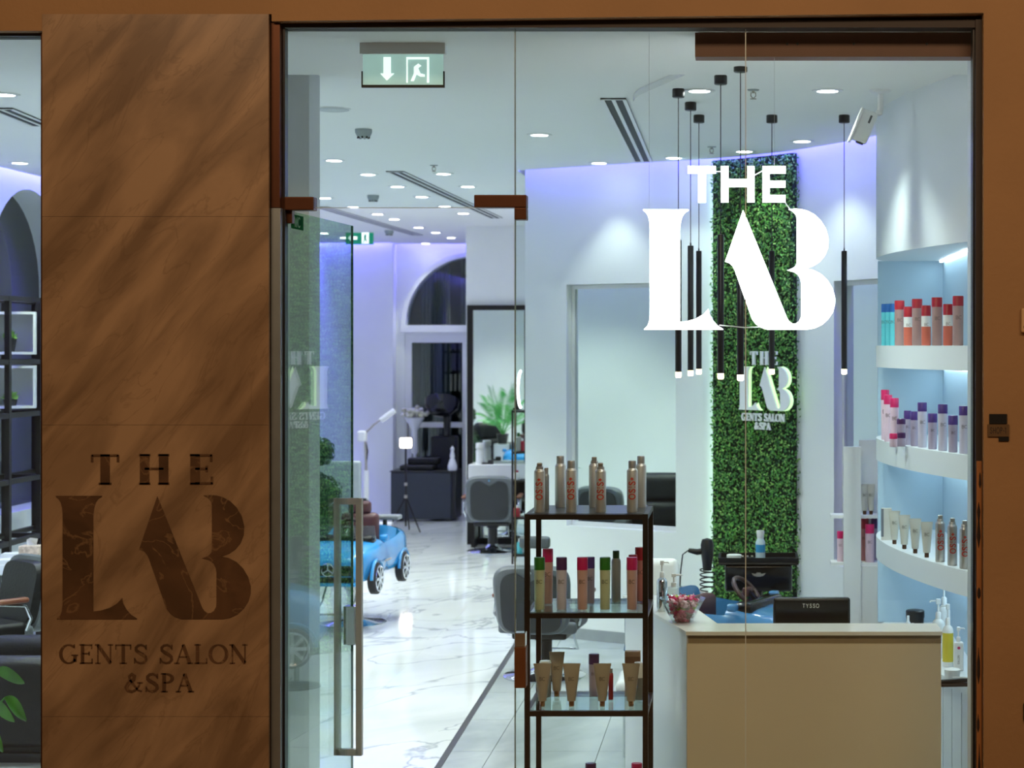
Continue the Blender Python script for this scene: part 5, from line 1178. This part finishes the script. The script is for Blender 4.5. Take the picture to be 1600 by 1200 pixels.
# towel stack / white flower pot in front of the far door
yfp = YB-.12
fp = thing('white_flower_vase', (X(648, yfp), yfp, 0), 'pale flower arrangement on a tall stand in front of the far door', 'flower vase')
zf = Z(650, yfp)
MB().lathe([(.10, 0), (.10, .02), (.02, .04), (.02, zf-.55), (.05, zf-.5), (.04, zf-.2), (.14, zf-.02)], n=20).build('stand', WHITEP, fp, 40)
fb = MB()
for k in range(70):
    v = Vector((random.gauss(0, 1), random.gauss(0, 1), random.gauss(0, .8))).normalized()*random.uniform(.08, .2); v.z = abs(v.z)*.7
    fb.lathe([(0, .03), (.035, .01), (.03, -.02), (0, -.03)], v+Vector((0, 0, zf)), 6)
o = fb.build('blossoms', mat('cream_blossom', (206, 206, 178), .6, vary=.15), fp, 50); o['kind'] = 'stuff'
# --- topiary and pale chair seen through the door
ytop = 9.3
tpz = thing('topiary', (X(496, ytop), ytop, 0), 'dark green layered topiary plant behind the blue toy car', 'plant')
MB().tube([(0, 0, 0), (0, 0, Z(700, ytop))], .02, 8).build('stem', mat('bark', (70, 52, 38), .8), tpz); MB().lathe([(.12, 0), (.15, .25), (.16, .26), (.13, .24)], n=20).build('pot', WHITEG, tpz, 40)
for (pz, r_) in ((706, .16), (770, .22), (820, .24)):
    lb = MB()
    for k in range(420):
        v = Vector((random.gauss(0, 1), random.gauss(0, 1), random.gauss(0, 1))).normalized(); Pp = v*r_*random.uniform(.86, 1.04); Pp.z = Pp.z*.85+Z(pz, ytop)
        a = v.orthogonal().normalized(); a = Matrix.Rotation(random.random()*6.28, 3, v) @ a; b = v.cross(a); L = .05
        lb.add([Pp-a*L*.5, Pp+b*L*.28+v*.01, Pp+a*L*.5, Pp-b*L*.28+v*.01], [(0, 1, 2, 3)])
    lb.lathe([(0, -r_*.8), (r_*.7, -r_*.4), (r_*.9, 0), (r_*.7, r_*.4), (0, r_*.8)], (0, 0, Z(pz, ytop)), 12)
    o = lb.build('leaf_ball', mat('topiary_green', (26, 62, 34), .6, vary=.3), tpz); o['kind'] = 'stuff'
ygc = 11.5
gc = thing('pale_chair', (X(520, ygc), ygc, 0), 'pale grey shell chair behind the topiary on the left', 'chair')
GCM = mat('pale_grey_shell', (150, 160, 164), .4)
MB().rbox((-.28, -.2, .46), (.26, .24, .52), .025).build('seat', GCM, gc, 60); MB().rbox((-.28, .2, .5), (.26, .26, Z(722, ygc)), .03).build('backrest', GCM, gc, 60)
for x in (-.24, .22):
    for y in (-.16, .2): MB().tube([(x, y, .47), (x*1.15, y*1.15, 0)], .012, 6).build('leg', STEEL, gc)

# ================================================================== FRONT LEFT CORNER (behind the marble pier and in the mirrors)
def recliner(loc, rz, label):
    t = thing('recliner', loc, label, 'armchair', 'black leather recliners', rz)
    MB().rbox((-.42, -.40, .06), (.42, .42, .30), .05).build('base', LEATH, t, 60); MB().rbox((-.28, -.44, .28), (.28, .25, .48), .08, seg=3).build('seat', LEATH, t, 60)
    MB().rbox((-.30, .16, .42), (.30, .42, .80), .09, RX(0), 3).build('back_cushion', LEATH, t, 60); MB().rbox((-.29, .20, .76), (.29, .44, 1.08), .10, seg=3).build('head_cushion', LEATH, t, 60)
    for s in (-1, 1): MB().rbox((s*.37-.10, -.42, .10), (s*.37+.10, .30, .62), .08, seg=3).build('arm', LEATH, t, 60)
    MB().rbox((-.26, -.60, .22), (.26, -.42, .46), .06, seg=3).build('leg_rest', LEATH, t, 60)
    for s in (-.3, .3): MB().box((s-.04, -.3, 0), (s+.04, .3, .06)).build('foot', BLACKP, t)
    return t
recliner((-4.2, 2.85, 0), radians(-90), 'black leather recliner at the bottom of the left window')
recliner((-4.15, 4.72, 0), radians(125), 'black leather recliner reflected in the large wall mirror')
# palm on a white pedestal
def palm(loc, label, ped=.80, size=.95, nf=14):
    t = thing('potted_palm', loc, label, 'plant')
    MB().box((-.13, -.13, 0), (.13, .13, ped)).build('pedestal', WHITEP, t)
    for x in (-.14, .14):
        for y in (-.14, .14): MB().box((x-.012, y-.012, 0), (x+.012, y+.012, ped+.01)).build('pedestal_edge', BLACKM, t)
    MB().lathe([(.07, ped), (.10, ped+.16), (.105, ped+.165), (.085, ped+.15)], n=20).build('pot', BLACKP, t, 40)
    for k in range(nf):
        a = k*2.4+random.random()*.4; lean = .25+.75*(k/nf); fb = MB(); pts = []
        for q in range(9):
            u = q/8; r = size*.62*lean*u; z_ = ped+.14+size*(u*(1.05-.35*lean)-.55*lean*u*u); pts.append(Vector((r*cos(a), r*sin(a), z_)))
        fb.tube(pts, [.007-.0006*q for q in range(9)], 5)
        for q in range(2, 9):
            for s in (-1, 1):
                for h_ in (0, .5):
                    u = min(8, q+h_); i_ = int(u) if u < 8 else 7; Pp = pts[i_].lerp(pts[i_+1], u-i_); tt = (pts[i_+1]-pts[i_]).normalized(); sd = Vector((-sin(a), cos(a), 0))*s
                    L = size*.27*(1-.5*abs(u/8-.55)); d_ = (tt*.75+sd*.8+Vector((0, 0, -.25))).normalized(); wv = tt.cross(d_).cross(d_).normalized()*.012
                    fb.add([Pp, Pp+d_*L*.5+wv, Pp+d_*L, Pp+d_*L*.5-wv], [(0, 1, 2, 3)])
        fb.build('frond', mat('palm_green', (84, 168, 84), .45, vary=.2), t)
    return t
palm((-3.9, 6.35, 0), 'bright green potted palm on a white pedestal reflected in the far mirror')
# dressing station seen through the left window: table, box, shelf unit with cubes
yt_ = 5.85
wt_ = thing('white_table', (-5.25, 5.9, 0), 'white work table seen through the left window', 'table')
MB().rbox((-.42, -.3, .68), (.55, .25, .80), .01).build('top', WHITEG, wt_); MB().rbox((-.3, -.312, .69), (.0, -.3, .76), .003).build('drawer', WHITEP, wt_)
for x in (-.38, .48):
    for y in (-.26, .18): MB().box((x, y, 0), (x+.05, y+.05, .68)).build('leg', BLACKM, wt_)
t = thing('tissue_box', (X(49, 5.75), 5.75, .80), 'patterned tissue box on the white table in the left window', 'tissue box'); MB().rbox((-.075, -.06, 0), (.085, .06, .09), .006).build('box', mat('patterned_card', (196, 176, 160), .6, vary=.35, scale=40), t); MB().add([(-.03, 0, .09), (.03, .02, .09), (.05, .0, .14), (.0, -.02, .15), (-.04, .01, .13)], [(0, 1, 2, 3, 4)]).build('tissue', WHITEP, t)
t = thing('paper_stack', (X(22, 5.75), 5.75, .80), 'white paper stack left of the tissue box', 'paper'); 
for k in range(4): MB().box((-.08, -.05, k*.008), (.07, .06, k*.008+.007), RZ(.05*k)).build('sheet', WHITEP, t)
xs_ = -5.75
su = thing('shelving_unit', (xs_, 6.85, 0), 'black metal shelf frame holding white cubes in the left window', 'shelf')
for y in (-1.2, -.62, .0, .62):
    for x in (-.28, .0): MB().box((x-.02, y-.022, 0), (x+.02, y+.022, 2.79)).build('post', BLACKM, su)
for z_ in (2.77, 2.27, 1.85, 1.33, .85):
    for x in (-.28, .0): MB().box((x-.018, -1.2, z_-.02), (x+.018, .62, z_+.02)).build('rail', BLACKM, su)
    for y in (-1.2, -.62, .0, .62): MB().box((-.28, y-.018, z_-.02), (.0, y+.018, z_+.02)).build('cross_rail', BLACKM, su)
for k, (z_, lab) in enumerate(((2.33, 'upper'), (1.90, 'lower'))):
    cb_ = thing('shelf_cube', (xs_-.10, 6.58, z_), f'{lab} white open cube on the black shelf frame', 'shelf cube', rz=radians(20))
    for nm, a, b in (('bottom', (-.17, -.14, 0), (.17, .14, .02)), ('top', (-.17, -.14, .32), (.17, .14, .34)), ('left_side', (-.17, -.14, .02), (-.15, .14, .32)), ('right_side', (.15, -.14, .02), (.17, .14, .32)), ('back', (-.15, .12, .02), (.15, .14, .32))): MB().box(a, b).build(nm, WHITEP, cb_)
    pt = thing('small_plant', (xs_-.10, 6.52, z_+.02), f'small potted plant in the {lab} white cube', 'plant')
    if k == 0: MB().lathe([(.03, 0), (.05, .11), (.04, .105)], n=14).build('pot', BLACKP, pt, 40)
    else: MB().lathe([(.045, 0), (.055, .05), (.04, .055)], n=14).build('pot', BLACKP, pt, 40)
    lf = MB(); z2 = .10 if k == 0 else .05
    for q in range(60):
        v = Vector((random.gauss(0, 1), random.gauss(0, 1), abs(random.gauss(0, 1))+.2)).normalized(); Pp = Vector((0, 0, z2)); Lh = .09*random.uniform(.6, 1); a = v.orthogonal().normalized()*.012
        lf.add([Pp, Pp+v*Lh*.5+a, Pp+v*Lh, Pp+v*Lh*.5-a], [(0, 1, 2, 3)])
    o = lf.build('leaves', leafm[1], pt); o['kind'] = 'stuff'
# leafy plant close to the left window
lp = thing('leafy_plant', (X(-30, .7), .7, 0), 'leafy green plant at the lower left window edge', 'plant')
MB().lathe([(.12, 0), (.16, .3), (.165, .31), (.14, .29)], n=20).build('pot', BLACKP, lp, 40); MB().tube([(0, 0, .28), (.02, 0, .9)], .012, 6).build('stem', mat('bark', (70, 52, 38), .8), lp)
for (du_, dz_, L, tilt) in ((.17, .86, .16, .2), (.20, .74, .13, -.3), (.13, .72, .15, -.1), (.05, .95, .16, .5), (.10, .62, .14, -.5), (-.1, .8, .15, .3), (-.15, .95, .14, .6), (.03, .80, .14, .0)):
    b_ = MB(); d_ = Vector((cos(tilt), -.25, sin(tilt)-.15)).normalized(); sdv = d_.cross(Vector((0, 1, .4))).normalized(); P0 = Vector((du_-L*.5, -.05, dz_)); vs = []
    for q in range(7):
        u = q/6; wv = .045*sin(pi*min(1, u*.95+.03))**.8; c_ = P0+d_*L*u+Vector((0, 0, -.05*u*u)); vs += [c_+sdv*wv, c_+Vector((0, -.008, 0)), c_-sdv*wv]
    b_.add(vs, [(q*3+j, q*3+j+1, q*3+j+4, q*3+j+3) for q in range(6) for j in (0, 1)]); b_.tube([Vector((.015, 0, dz_-.12)), P0], .004, 5)
    b_.build('leaf', leafm[0], lp, 60)
